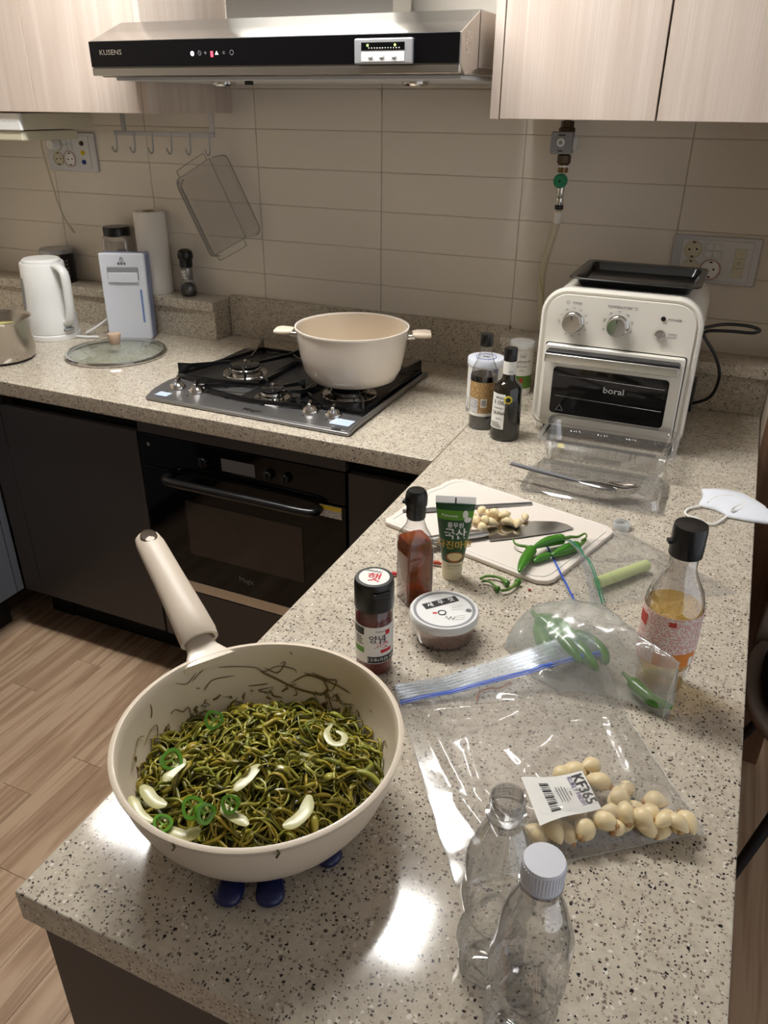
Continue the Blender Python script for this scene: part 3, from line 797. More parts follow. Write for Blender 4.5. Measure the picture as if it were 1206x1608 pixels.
# ================================================================== GAS HOB
t = thing('gas_hob', 'stainless built-in gas hob with black grates and four knobs', 'hob', (-.525, -.39, 0))
ox, oy = -.525, -.39
out = [(-.798, -.640), (-.823, -.575), (-.831, -.510), (-.826, -.440), (-.818, -.30), (-.814, -.146), (-.222, -.146), (-.222, -.30), (-.222, -.45), (-.222, -.60), (-.219, -.646)]
out = [(x - ox, y - oy) for x, y in out]
front = [(-.29 + .6 * i / 12 - .525 - ox + .0, 0) for i in range(0)]
pl = prism('plate', out, .0005, .010, 'hob_steel', t, .004, 2)
box('front_lip', (-.268, -.246, .0085), (.294, -.172, .0106), 'hob_steel', t, .001)
tube('side_rail', [(.301, .236, .011), (.301, -.20, .013), (.303, -.252, .008)], .005, 'hob_steel', t, 8)
for a, b in (((-.285, -.085), (-.060, .225)), ((-.055, -.150), (.085, .225)), ((.090, -.150), (.290, .225))):
    box('burner_well', (a[0], a[1], .0095), (b[0], b[1], .0118), 'gunmetal', t, .001)
def burner(x, y, r):
    b = lathe('burner', [(r * 1.55, .0118), (r * 1.5, .0140), (r * 1.2, .0150), (r * 1.05, .017), (r * 1.05, .026), (r * .95, .030), (.0001, .030)], 'steel_polished', t, 40, False, True, (x, y, 0))
    lathe('burner_cap', [(r * 1.02, .0302), (r * 1.02, .0345), (r * .9, .0368), (.0001, .0368)], 'black_enamel', b, 40)
    tube('flame_sensor', [(r * .2, -r * .2, .037), (r * .2, -r * .2, .049)], .0022, 'chrome', b, 8)
    lathe('sensor_head', [(.0001, .052), (.004, .0515), (.0045, .049), (.0001, .0485)], 'chrome', b, 14, True, True, (r * .2, -r * .2, 0))
    for q in range(4):
        a = .6 + q * PI / 2
        box('port_tooth', (-.002, -.003, .018), (.002, .003, .0245), 'chrome', b, 0, 1, (r * 1.04 * math.cos(a), r * 1.04 * math.sin(a), 0), (0, 0, a))
burner(-.150, .022, .040)
burner(.025, -.122, .030)
burner(.188, -.014, .046)
def plate_bar(name, pts, w, z0, z1, parent, m='black_enamel', close=False):
    """upright flat bar through plan points; z0/z1 may be lists"""
    P = [Vector((p[0], p[1], 0)) for p in pts]
    n = len(P); bm = bmesh.new(); rows = []
    for i, p in enumerate(P):
        a = P[max(i - 1, 0)]; b = P[min(i + 1, n - 1)]
        d = (b - a).normalized(); nn = Vector((-d.y, d.x, 0)) * w / 2
        lo = z0[i] if isinstance(z0, (list, tuple)) else z0; hi = z1[i] if isinstance(z1, (list, tuple)) else z1
        rows.append([p - nn + Vector((0, 0, lo)), p + nn + Vector((0, 0, lo)), p + nn + Vector((0, 0, hi)), p - nn + Vector((0, 0, hi))])
    bm.free()
    return link(name, finish(bm_rings(rows), name, smooth=False), m, parent)
def grate(cx, cy, outline, prongs):
    g = None
    ring = outline + [outline[0]]
    g = plate_bar('grate', ring, .007, .014, .024, t)
    for (x0, y0), (x1, y1) in prongs:
        plate_bar('grate_prong', [(x0, y0), (x0 + (x1 - x0) * .25, y0 + (y1 - y0) * .25), (x1, y1)], .005, [.014, .034, .036], [.050, .045, .044], g)
    for x, y in outline[::max(1, len(outline) // 4)]:
        box('rubber_foot', (x - .005, y - .005, .0115), (x + .005, y + .005, .0145), 'cast_black', g)
grate(-.16, .05, [(-.292, -.085), (-.225, .200), (-.215, .222), (-.062, .222), (-.058, -.055), (-.13, -.098), (-.20, -.108)],
      [((-.292, -.085), (-.190, .010)), ((-.215, .222), (-.160, .070)), ((-.062, .170), (-.115, .045)), ((-.085, -.075), (-.135, -.015))])
arc_f = [(-.185 + .36 * i / 10, -.150 - .030 * math.sin(PI * i / 10)) for i in range(11)]
grate(.02, -.11, arc_f + [(.085, -.06), (.080, .222), (-.052, .222), (-.052, -.05)],
      [((-.185, -.150), (-.015, -.120)), ((.13, -.166), (.060, -.126)), ((.082, -.055), (.050, -.105)), ((-.052, -.05), (.000, -.100)), ((-.052, .12), (.014, .09)), ((.08, .12), (.03, .09))])
grate(.19, 0, [(.095, -.150), (.285, -.135), (.290, .222), (.092, .222)],
      [((.095, -.150), (.150, -.050)), ((.285, -.135), (.225, -.045)), ((.290, .222), (.225, .022)), ((.092, .222), (.150, .022))])
for kx, ky, a in ((-.239, -.160, .35), (-.175, -.166, .35), (.160, -.170, .35), (.223, -.170, .35)):
    k = lathe('knob', [(.021, .0112), (.021, .015), (.018, .019), (.014, .024), (.011, .026), (.0001, .0265)], 'chrome', t, 30, False, True, (kx, ky, 0))
    k.rotation_euler = (0, 0, a)
    box('grip', (-.0045, -.016, .018), (.0045, .016, .036), 'chrome', k, .002)
box('sticker', (-.258, -.232, .0110), (-.222, -.205, .0119), 'sticker_blue', t)
box('sticker', (.238, -.222, .0110), (.288, -.184, .0119), 'sticker_blue', t)
text('Magic', .024, 'dark_ink', t, (.030, -.222, .0116), (0, 0, 0), .01)
for q in range(3): box('print_mark', (.258 + q * .008, -.250, .0110), (.264 + q * .008, -.240, .0114), 'dark_ink', t)
for q, xx in enumerate((-.245, -.18, .155, .218)):
    text('◦●', .010, 'dark_ink', t, (xx, -.202, .0116), name='burner_icon')

# pot on the hob
t = thing('stock_pot', 'tall cream enamel pot with two loop handles standing on the hob', 'pot', (-.335, -.388, .0505))
R = .1425
lathe('pot_body', [(.0001, .0), (.098, 0), (.112, .006), (.124, .030), (.133, .070), (.1385, .115), (.1395, .1285), (.1425, .1300), (.1425, .1335), (.1385, .1335), (.1355, .126), (.129, .060), (.108, .010), (.0001, .008)], 'pot_enamel', t, 64, False, False, ang=50)
lathe('pot_interior', [(.1360, .1300), (.1345, .1255), (.128, .060), (.107, .0110), (.0001, .009)], 'ivory_inner', t, 64, False, False)
def pot_handle(a):
    br = box('handle_bracket', (.134, -.020, .103), (.158, .020, .116), 'chrome', t, .004)
    br.rotation_euler = (0, 0, a)
    rings = [rring(wd, th, min(wd, th) * .45, 0) for wd, th in ((.036, .010), (.046, .013), (.050, .013), (.044, .009))]
    xs = (.150, .162, .185, .196)
    rows = [[(x, p[0], .1135 + p[1]) for p in r] for x, r in zip(xs, rings)]
    hd = link('handle_grip', finish(bm_rings(rows), 'handle_grip', ang=60), 'beige_handle', t, None, (0, 0, a))
pot_handle(math.radians(196)); pot_handle(math.radians(24))

mat('taupe_handle', srgb(184, 158, 138), .45)
# glass lid on the worktop
t = thing('pot_lid', 'glass pot lid with steel rim and beige knob lying by the kettle', 'lid', (-1.145, -.347, 0))
LR = .146
lathe('rim', [(LR - .003, .0005), (LR + .001, .002), (LR + .002, .006), (LR - .001, .011), (LR - .008, .0115), (LR - .008, .004)], 'steel_polished', t, 72, False, False)
lathe('glass_dome', [(LR - .006, .009), (.12, .017), (.08, .026), (.04, .031), (.0001, .033)], 'glass_lid', t, 64, False, False)
kb = lathe('knob', [(.013, .031), (.015, .036), (.020, .056), (.019, .062), (.0001, .064)], 'taupe_handle', t, 32)
lathe('vent', [(.0045, .0255), (.0045, .0285), (.003, .0285), (.003, .0265)], 'chrome', t, 18, False, False, (.082, .035, -.0015))

# kettle
t = thing('electric_kettle', 'tall white electric kettle with grey water window beside the steel pot', 'kettle', (-1.462, -.272, 0))
lathe('power_base', [(.0001, .0005), (.079, .0005), (.080, .004), (.080, .016), (.077, .019), (.0001, .019)], 'white_plastic', t, 56)
bd = lathe('body', [(.0001, .020), (.078, .020), (.079, .024), (.076, .075), (.069, .15), (.0655, .228), (.063, .233), (.0001, .233)], 'white_plastic', t, 64, ang=40)
lathe('lid', [(.058, .2332), (.058, .238), (.052, .243), (.0001, .2445)], 'white_plastic', t, 56, False, True)
rows = []
ka = -.18
for s in range(17):
    u = s / 16
    P_ = spline([(.060, 0, .222), (.083, 0, .224), (.107, 0, .206), (.109, 0, .150), (.103, 0, .090), (.092, 0, .062), (.073, 0, .052)], 8)
    p = P_[int(u * (len(P_) - 1))]
    rows.append(p)
hd = link('handle', finish(tube_bm(rows, .0150, 12, flat=.72), 'handle', ang=60), 'white_plastic', t, None, (0, 0, ka))
sp_ = prism('spout', [(-.060, -.022), (-.060, .022), (-.074, .0)], .205, .2385, 'white_plastic', t, .004, rot=(0, 0, ka - .3))
patch('water_window', .0772, -2.25, -1.90, .07, .19, 'grey_plastic', t, 8, .0682)
lv = box('switch_lever', (.072, -.016, .030), (.090, .016, .038), 'grey_plastic', t, .003, rot=(0, 0, ka))
t = thing('power_cord', 'white kettle cord curving behind the rice dispenser', 'cord', (-1.38, -.20, .0))
tube('cord', spline([(.0, -.02, .006), (.03, .0, .025), (.06, .03, .05), (.075, .045, .052), (.090, .060, .050)], 8), .0042, 'white_plastic', t, 8)
t = thing('power_cord', 'white flat-lying cord on the worktop between kettle and dispenser', 'cord', (-1.40, -.26, 0))
tube('cord', spline([(.012, 0, .0045), (.05, .01, .0045), (.085, .026, .0045)], 6), .0042, 'white_plastic', t, 8)

# steel saucepan at the left edge
t = thing('saucepan', 'stainless saucepan with yellow soup cut off by the left edge', 'pot', (-1.412, -.528, 0))
lathe('pan_body', [(.0001, .0005), (.080, .0005), (.092, .010), (.096, .03), (.096, .112), (.100, .119), (.101, .121), (.098, .1215), (.093, .113), (.093, .02), (.08, .006), (.0001, .005)], 'pot_steel', t, 64, False, False, ang=50)
lathe('soup', [(.0925, .086), (.0001, .087)], 'egg_soup', t, 48, False, False)

# rice dispenser
t = thing('box_dispenser', 'white box dispenser with blue sides leaning beside the paper towel roll', 'dispenser', (-1.224, -.178, 0), .42)
fr2 = [(-.070, -.012), (-.070, .012)]
def slab(name, w0, w1, y0, y1, z0, z1, lean, m, parent, bev):
    bm = bm_rings([[(-w0, y0, z0), (w0, y0, z0), (w0, y1, z0), (-w0, y1, z0)], [(-w1, y0 + lean, z1), (w1, y0 + lean, z1), (w1, y1 + lean, z1), (-w1, y1 + lean, z1)]])
    bmesh.ops.bevel(bm, geom=bm.edges[:], offset=bev, segments=3, affect='EDGES', profile=.5)
    return link(name, finish(bm, name, weighted=True), m, parent)
slab('front_shell', .069, .071, -.026, -.012, .001, .262, .016, 'cool_white_plastic', t, .006)
slab('back_shell', .0685, .0705, -.013, .034, .001, .258, .016, 'lavender_plastic', t, .005)
sl = box('scoop_recess', (-.048, -.0035, .183), (.048, .002, .222), 'grey_plastic', t, .003, rot=(-.06, 0, 0)); sl.location = (0, -.026, 0)
box('scoop_lip', (-.046, -.0060, .176), (.046, -.001, .206), 'cool_white_plastic', sl, .002)
wn = box('level_window', (.047, -.0020, .055), (.053, .002, .155), 'blue_window', t, .0015, rot=(-.06, 0, 0)); wn.location = (0, -.0265, 0)
text('♨', .014, 'grey_ink', t, (.0, -.0118, .244), (PI / 2 - .06, 0, 0), name='logo')
for q in range(3): box('print_mark', (-.013 + q * .009, -.0132, .228), (-.006 + q * .009, -.0122, .236), 'grey_ink', t)

# ------------------------------------------------------------------ things on the left ledge (top at .122)
LZ = .1225
t = thing('coffee_tin', 'dark and gold tin with silver lid on the ledge behind the kettle', 'tin', (-1.612, -.060, LZ))
lathe('tin_body', [(.0001, .0), (.0525, 0), (.0525, .098), (.0001, .098)], 'can_dark', t, 48)
patch('gold_label', .0527, -2.4, -.62, .006, .094, 'can_gold', t, 16)
lathe('tin_lid', [(.0545, .095), (.0545, .106), (.052, .109), (.0001, .109)], 'silver_plastic', t, 48, False, True)
for q in range(6): patch('print', .0530, -1.45 + q * .13, -1.36 + q * .13, .072, .084, 'red_ink', t, 2)
for q in range(5): patch('print', .0528, -.34, -.14, .022 + q * .012, .028 + q * .012, 'grey_ink', t, 3)
t = thing('storage_jar', 'square clear jar with black lid half full of beige powder', 'jar', (-1.345, -.052, LZ), .44)
rg = lambda w, z, r=.012: rring(w, w, r, z)
link('jar_glass', finish(bm_rings([rg(.082, 0), rg(.086, .004), rg(.086, .150), rg(.078, .165), rg(.07, .170)], True, False), 'jar_glass'), 'tub_clear', t)
link('contents', finish(bm_rings([rg(.080, .003), rg(.082, .006), rg(.082, .075), rg(.060, .083)], True, True), 'contents'), 'grain_beige', t)
lathe('lid', [(.040, .166), (.042, .168), (.042, .190), (.040, .194), (.0001, .195)], 'black_plastic', t, 40, False, True)
box('paper_label', (-.036, -.0440, .055), (.008, -.0432, .105), 'print_dark', t)
t = thing('paper_towel_roll', 'white paper towel roll standing upright on the ledge', 'paper towel', (-1.205, -.052, LZ))
lathe('roll', [(.021, .0), (.048, 0), (.049, .003), (.049, .245), (.047, .248), (.021, .248), (.020, .2), (.020, .0)], 'paper_white', t, 56, False, False)
lathe('core', [(.0205, .002), (.0205, .247), (.0195, .247), (.0195, .002)], 'can_gold', t, 32, False, False)
tube('loose_edge', [(.0494, .0, .002), (.0494, .0, .246)], .0008, 'paper_white', t, 5)
t = thing('pepper_grinder', 'glass pepper grinder with round black top on the ledge end', 'grinder', (-1.083, -.052, LZ))
lathe('glass_body', [(.0001, .001), (.024, .001), (.027, .008), (.0265, .022), (.022, .038), (.0165, .050), (.016, .062)], 'glass_clear', t, 40, True, False)
lathe('peppercorns', [(.0001, .003), (.022, .003), (.025, .009), (.024, .022), (.020, .033), (.012, .039), (.0001, .036)], 'peppercorn', t, 36)
lathe('collar', [(.0175, .050), (.0180, .052), (.0180, .084), (.0165, .088)], 'steel_dark', t, 32, True, True)
patch('label', .0182, -2.3, -1.1, .055, .080, 'print_dark', t, 8)
lathe('cap', [(.0185, .088), (.0200, .092), (.0205, .112), (.024, .116), (.0245, .126), (.021, .137), (.012, .143), (.0001, .144)], 'black_plastic', t, 40, True, True)

# ================================================================== TOASTER OVEN
t = thing('toaster_oven', 'cream retro toaster oven with two silver dials in the worktop corner', 'toaster oven', (.3065, -.425, 0))
def rrect(w0, w1, z0, z1, rb, rt, n=8):
    pts = []
    for cx, cz, r, a0 in ((w1 - rt, z1 - rt, rt, 0), (w0 + rt, z1 - rt, rt, PI / 2), (w0 + rb, z0 + rb, rb, PI), (w1 - rb, z0 + rb, rb, 1.5 * PI)):
        for k in range(n + 1):
            a = a0 + PI / 2 * k / n; pts.append((cx + r * math.cos(a), cz + r * math.sin(a)))
    return pts
def shell(name, spec, m, parent, ang=40):
    rows = [[(x, y, z) for x, z in rrect(-w, w, z0, z1, rb, rt)] for y, w, z0, z1, rb, rt in spec]
    return link(name, finish(bm_rings(rows), name, ang=ang), m, parent)
shell('housing', [(.004, .154, .032, .318, .018, .046), (.000, .160, .026, .324, .022, .052), (.002, .165, .021, .328, .025, .056), (.010, .1668, .019, .330, .026, .058),
                  (.020, .1650, .021, .328, .025, .056), (.060, .1610, .024, .326, .025, .055), (.285, .1600, .024, .326, .025, .055), (.292, .150, .034, .316, .02, .045)], 'ivory_enamel', t, 30)
shell('control_panel', [(.003, .1535, .0325, .3175, .018, .045), (-.0015, .1525, .0335, .3165, .018, .045)], 'ivory_enamel', t)
dr = shell('door', [(-.0012, .1455, .0345, .2110, .006, .006), (-.0120, .1455, .0345, .2110, .006, .006), (-.0140, .1435, .0365, .2090, .005, .005)], 'ivory_enamel', t)
gs = shell('door_gap', [(-.0010, .1475, .0325, .2130, .006, .006), (-.0018, .1475, .0325, .2130, .006, .006)], 'dark_plastic', t)
shell('door_window', [(-.0135, .1225, .057, .1635, .009, .009), (-.0147, .1225, .057, .1635, .009, .009)], 'black_glass', dr)
text('boral', .019, 'light_grey_plastic', dr, (.012, -.0150, .124), (PI / 2, 0, 0), .012, sx=1.15)
for zz in (.146, .098):
    tube('rack_wire', [(-.112, -.0149, zz), (.115, -.0149, zz - .004)], .0006, 'steel_dark', dr, 5)
text('△', .020, 'grey_ink', dr, (-.100, -.0150, .070), (PI / 2, 0, 0), name='warning_mark')
hb = box('handle_back', (-.138, -.040, .186), (.137, -.0138, .204), 'dark_plastic', dr, .003)
box('handle_bar', (-.1385, -.0470, .180), (.1375, -.0402, .1995), 'steel_x', hb, .0025)
def dial(x, z):
    k = lathe('dial', [(.0225, 0), (.0225, .003), (.0205, .004), (.0200, .019), (.0185, .021), (.0001, .021)], 'steel_polished', t, 40, False, True, (x, -.0015, z), (PI / 2, 0, 0))
    box('pointer', (-.0007, .008, .0205), (.0007, .018, .0216), 'dark_plastic', k)
    return k
dial(-.0945, .260); dial(-.0015, .262)
for x, z, nm, r0_, r1_ in ((-.0945, .260, ['OFF', '5', '10', '15', '20', '25', '30', '35', '40', '50', '60'], -1.6, 3.6), (-.0015, .262, ['80', '100', '130', '150', '180', '200', '230'], -1.9, 1.9)):
    for i, s in enumerate(nm):
        a = r0_ + (r1_ - r0_) * i / (len(nm) - 1)
        text(s, .0052, 'grey_ink', t, (x + .0295 * math.sin(a), -.0019, z + .0295 * math.cos(a)), (PI / 2, a, 0))
text('TIMER', .0078, 'grey_ink', t, (-.090, -.0019, .300), (PI / 2, 0, 0)); text('○', .009, 'grey_ink', t, (-.1095, -.0019, .300), (PI / 2, 0, 0), name='clock_icon')
text('TEMPERATURE ℃', .0078, 'grey_ink', t, (.004, -.0019, .300), (PI / 2, 0, 0))
text('POWER', .0078, 'grey_ink', t, (.110, -.0019, .285), (PI / 2, 0, 0))
text('OVEN\nLIGHT', .0062, 'grey_ink', t, (.110, -.0019, .2525), (PI / 2, 0, 0))
lathe('power_light', [(.0001, .0025), (.0045, .002), (.005, 0)], 'dark_plastic', t, 20, True, False, (.087, -.0015, .286), (PI / 2, 0, 0))
lb = lathe('light_button', [(.0001, .007), (.007, .007), (.0075, .005), (.0098, .0045), (.0105, 0)], 'chrome', t, 28, True, False, (.0855, -.0015, .253), (PI / 2, 0, 0))
for xx in (-.128, .128):
    for yy in (.03, .25):
        lathe('foot', [(.013, .0005), (.013, .0235)], 'black_matte', t, 20, True, True, (xx, yy, 0))
box('rear_bracket', (.1600, .20, .03), (.168, .26, .10), 'black_plastic', t, .002)
tube('power_cord', spline([(.158, .20, .228), (.20, .225, .236), (.250, .235, .236), (.276, .235, .229), (.262, .232, .222), (.215, .226, .222), (.170, .222, .218), (.165, .22, .205), (.195, .225, .165), (.214, .235, .115), (.205, .25, .060), (.170, .255, .035), (.150, .256, .034)], 8), .0038, 'black_plastic', t, 8)
# black tray on top
t = thing('baking_tray', 'shallow black baking tray lying on top of the toaster oven', 'tray', (.318, -.276, .3265))
def tray(name, lv, m, parent):
    return link(name, finish(bm_rings([rring(w, d, r, z, 5) for w, d, r, z in lv], False, False), name, ang=50), m, parent)
tray('tray_pan', [(.001, .001, .0004, .0005), (.225, .195, .012, .0005), (.243, .213, .016, .016), (.268, .240, .020, .0175), (.270, .242, .021, .0195), (.268, .240, .020, .0205), (.242, .212, .016, .0190), (.224, .194, .012, .0030), (.001, .001, .0004, .0030)], 'black_enamel', t)

# ================================================================== FRYING PAN WITH SEAWEED
mat('hole_brown', srgb(70, 56, 40), .8)
PX, PY = .1656, -1.620
t = thing('trivet', 'dark blue silicone trivet peeking out under the frying pan', 'trivet', (PX, PY, 0))
for ang_, fork, ln in ((-66, .175, .120), (54, .175, .112), (174, .175, .108), (-19, 0, .106), (114, 0, .10), (234, 0, .092)):
    a = math.radians(ang_)
    parts = []
    for f in ((-fork, fork) if fork else (0,)):
        c1, s1 = math.cos(a + f), math.sin(a + f)
        pth = spline([(.02 * math.cos(a), .02 * math.sin(a), .007), (.055 * math.cos(a), .055 * math.sin(a), .007), ((ln - .03) * c1, (ln - .03) * s1, .007), ((ln - .008) * c1, (ln - .008) * s1, .007)], 4)
        pth += [Vector(((ln + d_) * c1, (ln + d_) * s1, .007)) for d_ in (-.003, .001, .004, .0055)]
        parts.append(tube_bm(pth, [.011] * (len(pth) - 8) + [.012, .013, .0138, .0140, .0135, .0115, .0078, .002], 12, flat=.5))
    link('petal', finish(join_bms(parts), 'petal', ang=60), 'blue_silicone', t)
lathe('hub', [(.0001, .001), (.026, .001), (.028, .004), (.028, .011), (.026, .0134), (.0001, .0134)], 'blue_silicone', t, 30)

t = thing('frying_pan', 'deep cream frying pan with long handle full of stir-fried seaweed', 'pan', (PX, PY, .0150))
RZ = .093
lathe('pan_body', [(.0001, .0), (.096, 0), (.104, .003), (.118, .018), (.131, .040), (.139, .062), (.1430, .082), (.1438, RZ - .006), (.1463, RZ - .004), (.1466, RZ - .001), (.1450, RZ), (.1412, RZ), (.1395, RZ - .003),
                   (.1380, .080), (.1345, .062), (.126, .040), (.113, .019), (.100, .006), (.0001, .005)], 'pan_ivory', t, 96, False, False, ang=60)
HA = math.radians(146.5)
def hp_(L, z, off=0.0): return (L * math.cos(HA) - off * math.sin(HA), L * math.sin(HA) + off * math.cos(HA), z)
# bracket that flows out of the rim
rows = []
for L, w, th, z in ((.134, .062, .010, .087), (.146, .050, .011, .088), (.158, .037, .013, .0895), (.172, .033, .015, .092), (.186, .031, .016, .097)):
    rows.append([hp_(L + 0 * p[0], z + p[1], p[0]) for p in [(q[0], q[1]) for q in rring(w, th, th * .45, 0, 4)]])
link('handle_bracket', finish(bm_rings(rows), 'handle_bracket', ang=60), 'pan_ivory', t)
rows = []
n = 24
for i, (L, z, w, th) in enumerate(((.166, .098, .0455, .026), (.174, .1035, .0465, .030), (.20, .1125, .0445, .029), (.235, .1225, .0415, .027), (.27, .1320, .0390, .025), (.305, .1410, .0375, .0235), (.330, .1475, .0360, .0215), (.344, .151, .031, .018), (.3505, .153, .018, .010))):
    rows.append([hp_(L - .25 * th * .5 * math.sin(2 * PI * j / n), z + th / 2 * math.sin(2 * PI * j / n), w / 2 * math.cos(2 * PI * j / n)) for j in range(n)])
hd = link('handle', finish(bm_rings(rows, False, True), 'handle', ang=60), 'pan_handle', t)
inn = [[tuple(Vector(p) * .82 + Vector(hp_(L, z)) * .18) for p in r] for r, (L, z) in zip(rows[:3], ((.166, .098), (.174, .1035), (.20, .1125)))]
link('handle_socket', finish(bm_rings([rows[0], inn[0], [tuple(Vector(p) * .55 + Vector(hp_(.195, .109)) * .45) for p in rows[2]]], False, True), 'handle_socket', ang=60), 'pan_handle', hd)
ho = lathe('hang_hole', [(.0001, .0003), (.0088, .0003), (.0100, .0012), (.0106, .0)], 'hole_brown', hd, 28, True, False, hp_(.333, .1588), (0, 0, 0))
ho.rotation_euler = (math.radians(0), math.radians(-15), HA)
ho.scale = (1.15, 1.0, 1.0)

# ------------------------------------------------------------------ seaweed
m, nt, b, out_ = new_mat('seaweed')
geo = N(nt, 'ShaderNodeNewGeometry')
rp = N(nt, 'ShaderNodeValToRGB'); e = rp.color_ramp.elements
e[0].position = 0.0; e[0].color = srgb(72, 68, 14); e[1].position = 1.0; e[1].color = srgb(196, 184, 84)
for pos, c in ((.14, srgb(104, 100, 24)), (.40, srgb(142, 134, 40)), (.66, srgb(162, 140, 44)), (.84, srgb(132, 142, 54))):
    k = e.new(pos); k.color = c
nt.links.new(geo.outputs['Random Per Island'], rp.inputs[0]); nt.links.new(rp.outputs[0], b.inputs['Base Color'])
b.inputs['Roughness'].default_value = .26; b.inputs['Coat Weight'].default_value = .08
b.inputs['Subsurface Weight'].default_value = .0
mat('seaweed_dark', srgb(78, 72, 22), .3, coat=.3, var=.3, vscale=80)
mat('seaweed_brown', srgb(124, 102, 44), .35, var=.3, vscale=60)
MZ = .015
def inner_r(z):
    pr_ = [(.006, .100), (.019, .113), (.040, .126), (.062, .1345), (.080, .138), (.093, .1405)]
    for (z0, a0), (z1, a1) in zip(pr_, pr_[1:]):
        if z <= z1: return a0 + (a1 - a0) * max(0, (z - z0)) / (z1 - z0)
    return .14
def mound(x, y):
    d = math.hypot(x - .012, y + .010) / .115
    zz = .038 + .036 * max(0, 1 - d * d) + .009 * noise.noise(Vector((x * 32, y * 32, 1.3))) + .004 * noise.noise(Vector((x * 80, y * 80, 2.3)))
    back = max(0, (x * -.42 + y * .91)) / .13
    front = max(0, (x * .42 - y * .91)) / .13
    return max(.012, zz - .020 * back * back + .014 * front)
rng = random.Random(11)
sw = thing('stir_fried_seaweed', 'glossy olive green stir-fried seaweed strips heaped in the frying pan', 'seaweed', (PX, PY, MZ))
sw['kind'] = 'stuff'
rings = []
for i in range(15):
    rr_ = .128 * i / 14
    row = []
    for j in range(48):
        a = 2 * PI * j / 48
        x, y = max(rr_, .0005) * math.cos(a), max(rr_, .0005) * math.sin(a)
        z = mound(x, y) - .007
        lim = inner_r(z) - .0015
        if rr_ > lim: x, y = x * lim / rr_, y * lim / rr_
        row.append((x, y, z))
    rings.append(row)
bed = link('seaweed_bed', finish(bm_rings(rings, False, False), 'seaweed_bed'), 'seaweed_dark', sw)
bed['kind'] = 'stuff'
parts_v, parts_f = [], []
def add_strand(path, w, th, nseg=4):
    base = len(parts_v)
    P = path; prev = None
    for i, p in enumerate(P):
        a = P[max(i - 1, 0)]; c = P[min(i + 1, len(P) - 1)]
        T = (c - a); T = T.normalized() if T.length > 1e-8 else Vector((1, 0, 0))
        if prev is None: prev = T.orthogonal().normalized()
        nn = prev - T * prev.dot(T); nn = nn.normalized() if nn.length > 1e-6 else T.orthogonal().normalized(); prev = nn
        bb = T.cross(nn)
        f = min(1, (i + .4) / 2.0, (len(P) - i - .6) / 2.0)
        for s in ((1, 0), (0, 1), (-1, 0), (0, -1)):
            parts_v.append(p + nn * s[0] * w * f + bb * s[1] * th * f)
    for i in range(len(P) - 1):
        for j in range(4):
            k = (j + 1) % 4
            parts_f.append((base + i * 4 + j, base + i * 4 + k, base + i * 4 + 4 + k, base + i * 4 + 4 + j))
for s in range(820):
    a = rng.uniform(0, 2 * PI); rad = .120 * math.sqrt(rng.random())
    x, y = rad * math.cos(a), rad * math.sin(a)
    th = rng.uniform(0, 2 * PI); curv = rng.gauss(0, 75); lift = rng.uniform(-.004, .007)
    L = rng.uniform(.03, .085); st = .0042; pts = []
    ph = rng.uniform(0, 6); amp = rng.uniform(.001, .006)
    for i in range(int(L / st)):
        z = mound(x, y) + lift + amp * math.sin(ph + i * .55)
        z = min(z, .089)
        lim = inner_r(z) - .003
        d = math.hypot(x, y)
        px_, py_ = (x, y) if d < lim else (x * lim / d, y * lim / d)
        pts.append(Vector((px_, py_, z)))
        th += curv * st + rng.gauss(0, .16); curv += rng.gauss(0, 10); curv *= .96
        x += st * math.cos(th); y += st * math.sin(th)
    if len(pts) > 4: add_strand(pts, rng.choice((rng.uniform(.0010, .0018), rng.uniform(.0014, .0026), rng.uniform(.0018, .0036))), rng.uniform(.0005, .0009))
def flush(name, m, parent):
    me = bpy.data.meshes.new(name); me.from_pydata([tuple(v) for v in parts_v], [], parts_f); me.update()
    for p in me.polygons: p.use_smooth = True
    parts_v.clear(); parts_f.clear()
    o = link(name, me, m, parent); o['kind'] = 'stuff'; return o
for s in range(70):                      # broad flat blades
    a = rng.uniform(0, 2 * PI); rad = .112 * math.sqrt(rng.random()); x, y = rad * math.cos(a), rad * math.sin(a)
    th = rng.uniform(0, 2 * PI); curv = rng.gauss(0, 40); pts = []; ph = rng.uniform(0, 6)
    for i in range(rng.randint(6, 12)):
        z = min(mound(x, y) + .002 + .005 * math.sin(ph + i * .7), .088); lim = inner_r(z) - .006; d = math.hypot(x, y)
        k_ = 1 if d < lim else lim / d
        pts.append(Vector((x * k_, y * k_, z))); th += curv * .004; x += .004 * math.cos(th); y += .004 * math.sin(th)
    add_strand(pts, rng.uniform(.003, .0058), .0006)
flush('seaweed_strips', 'seaweed', sw)
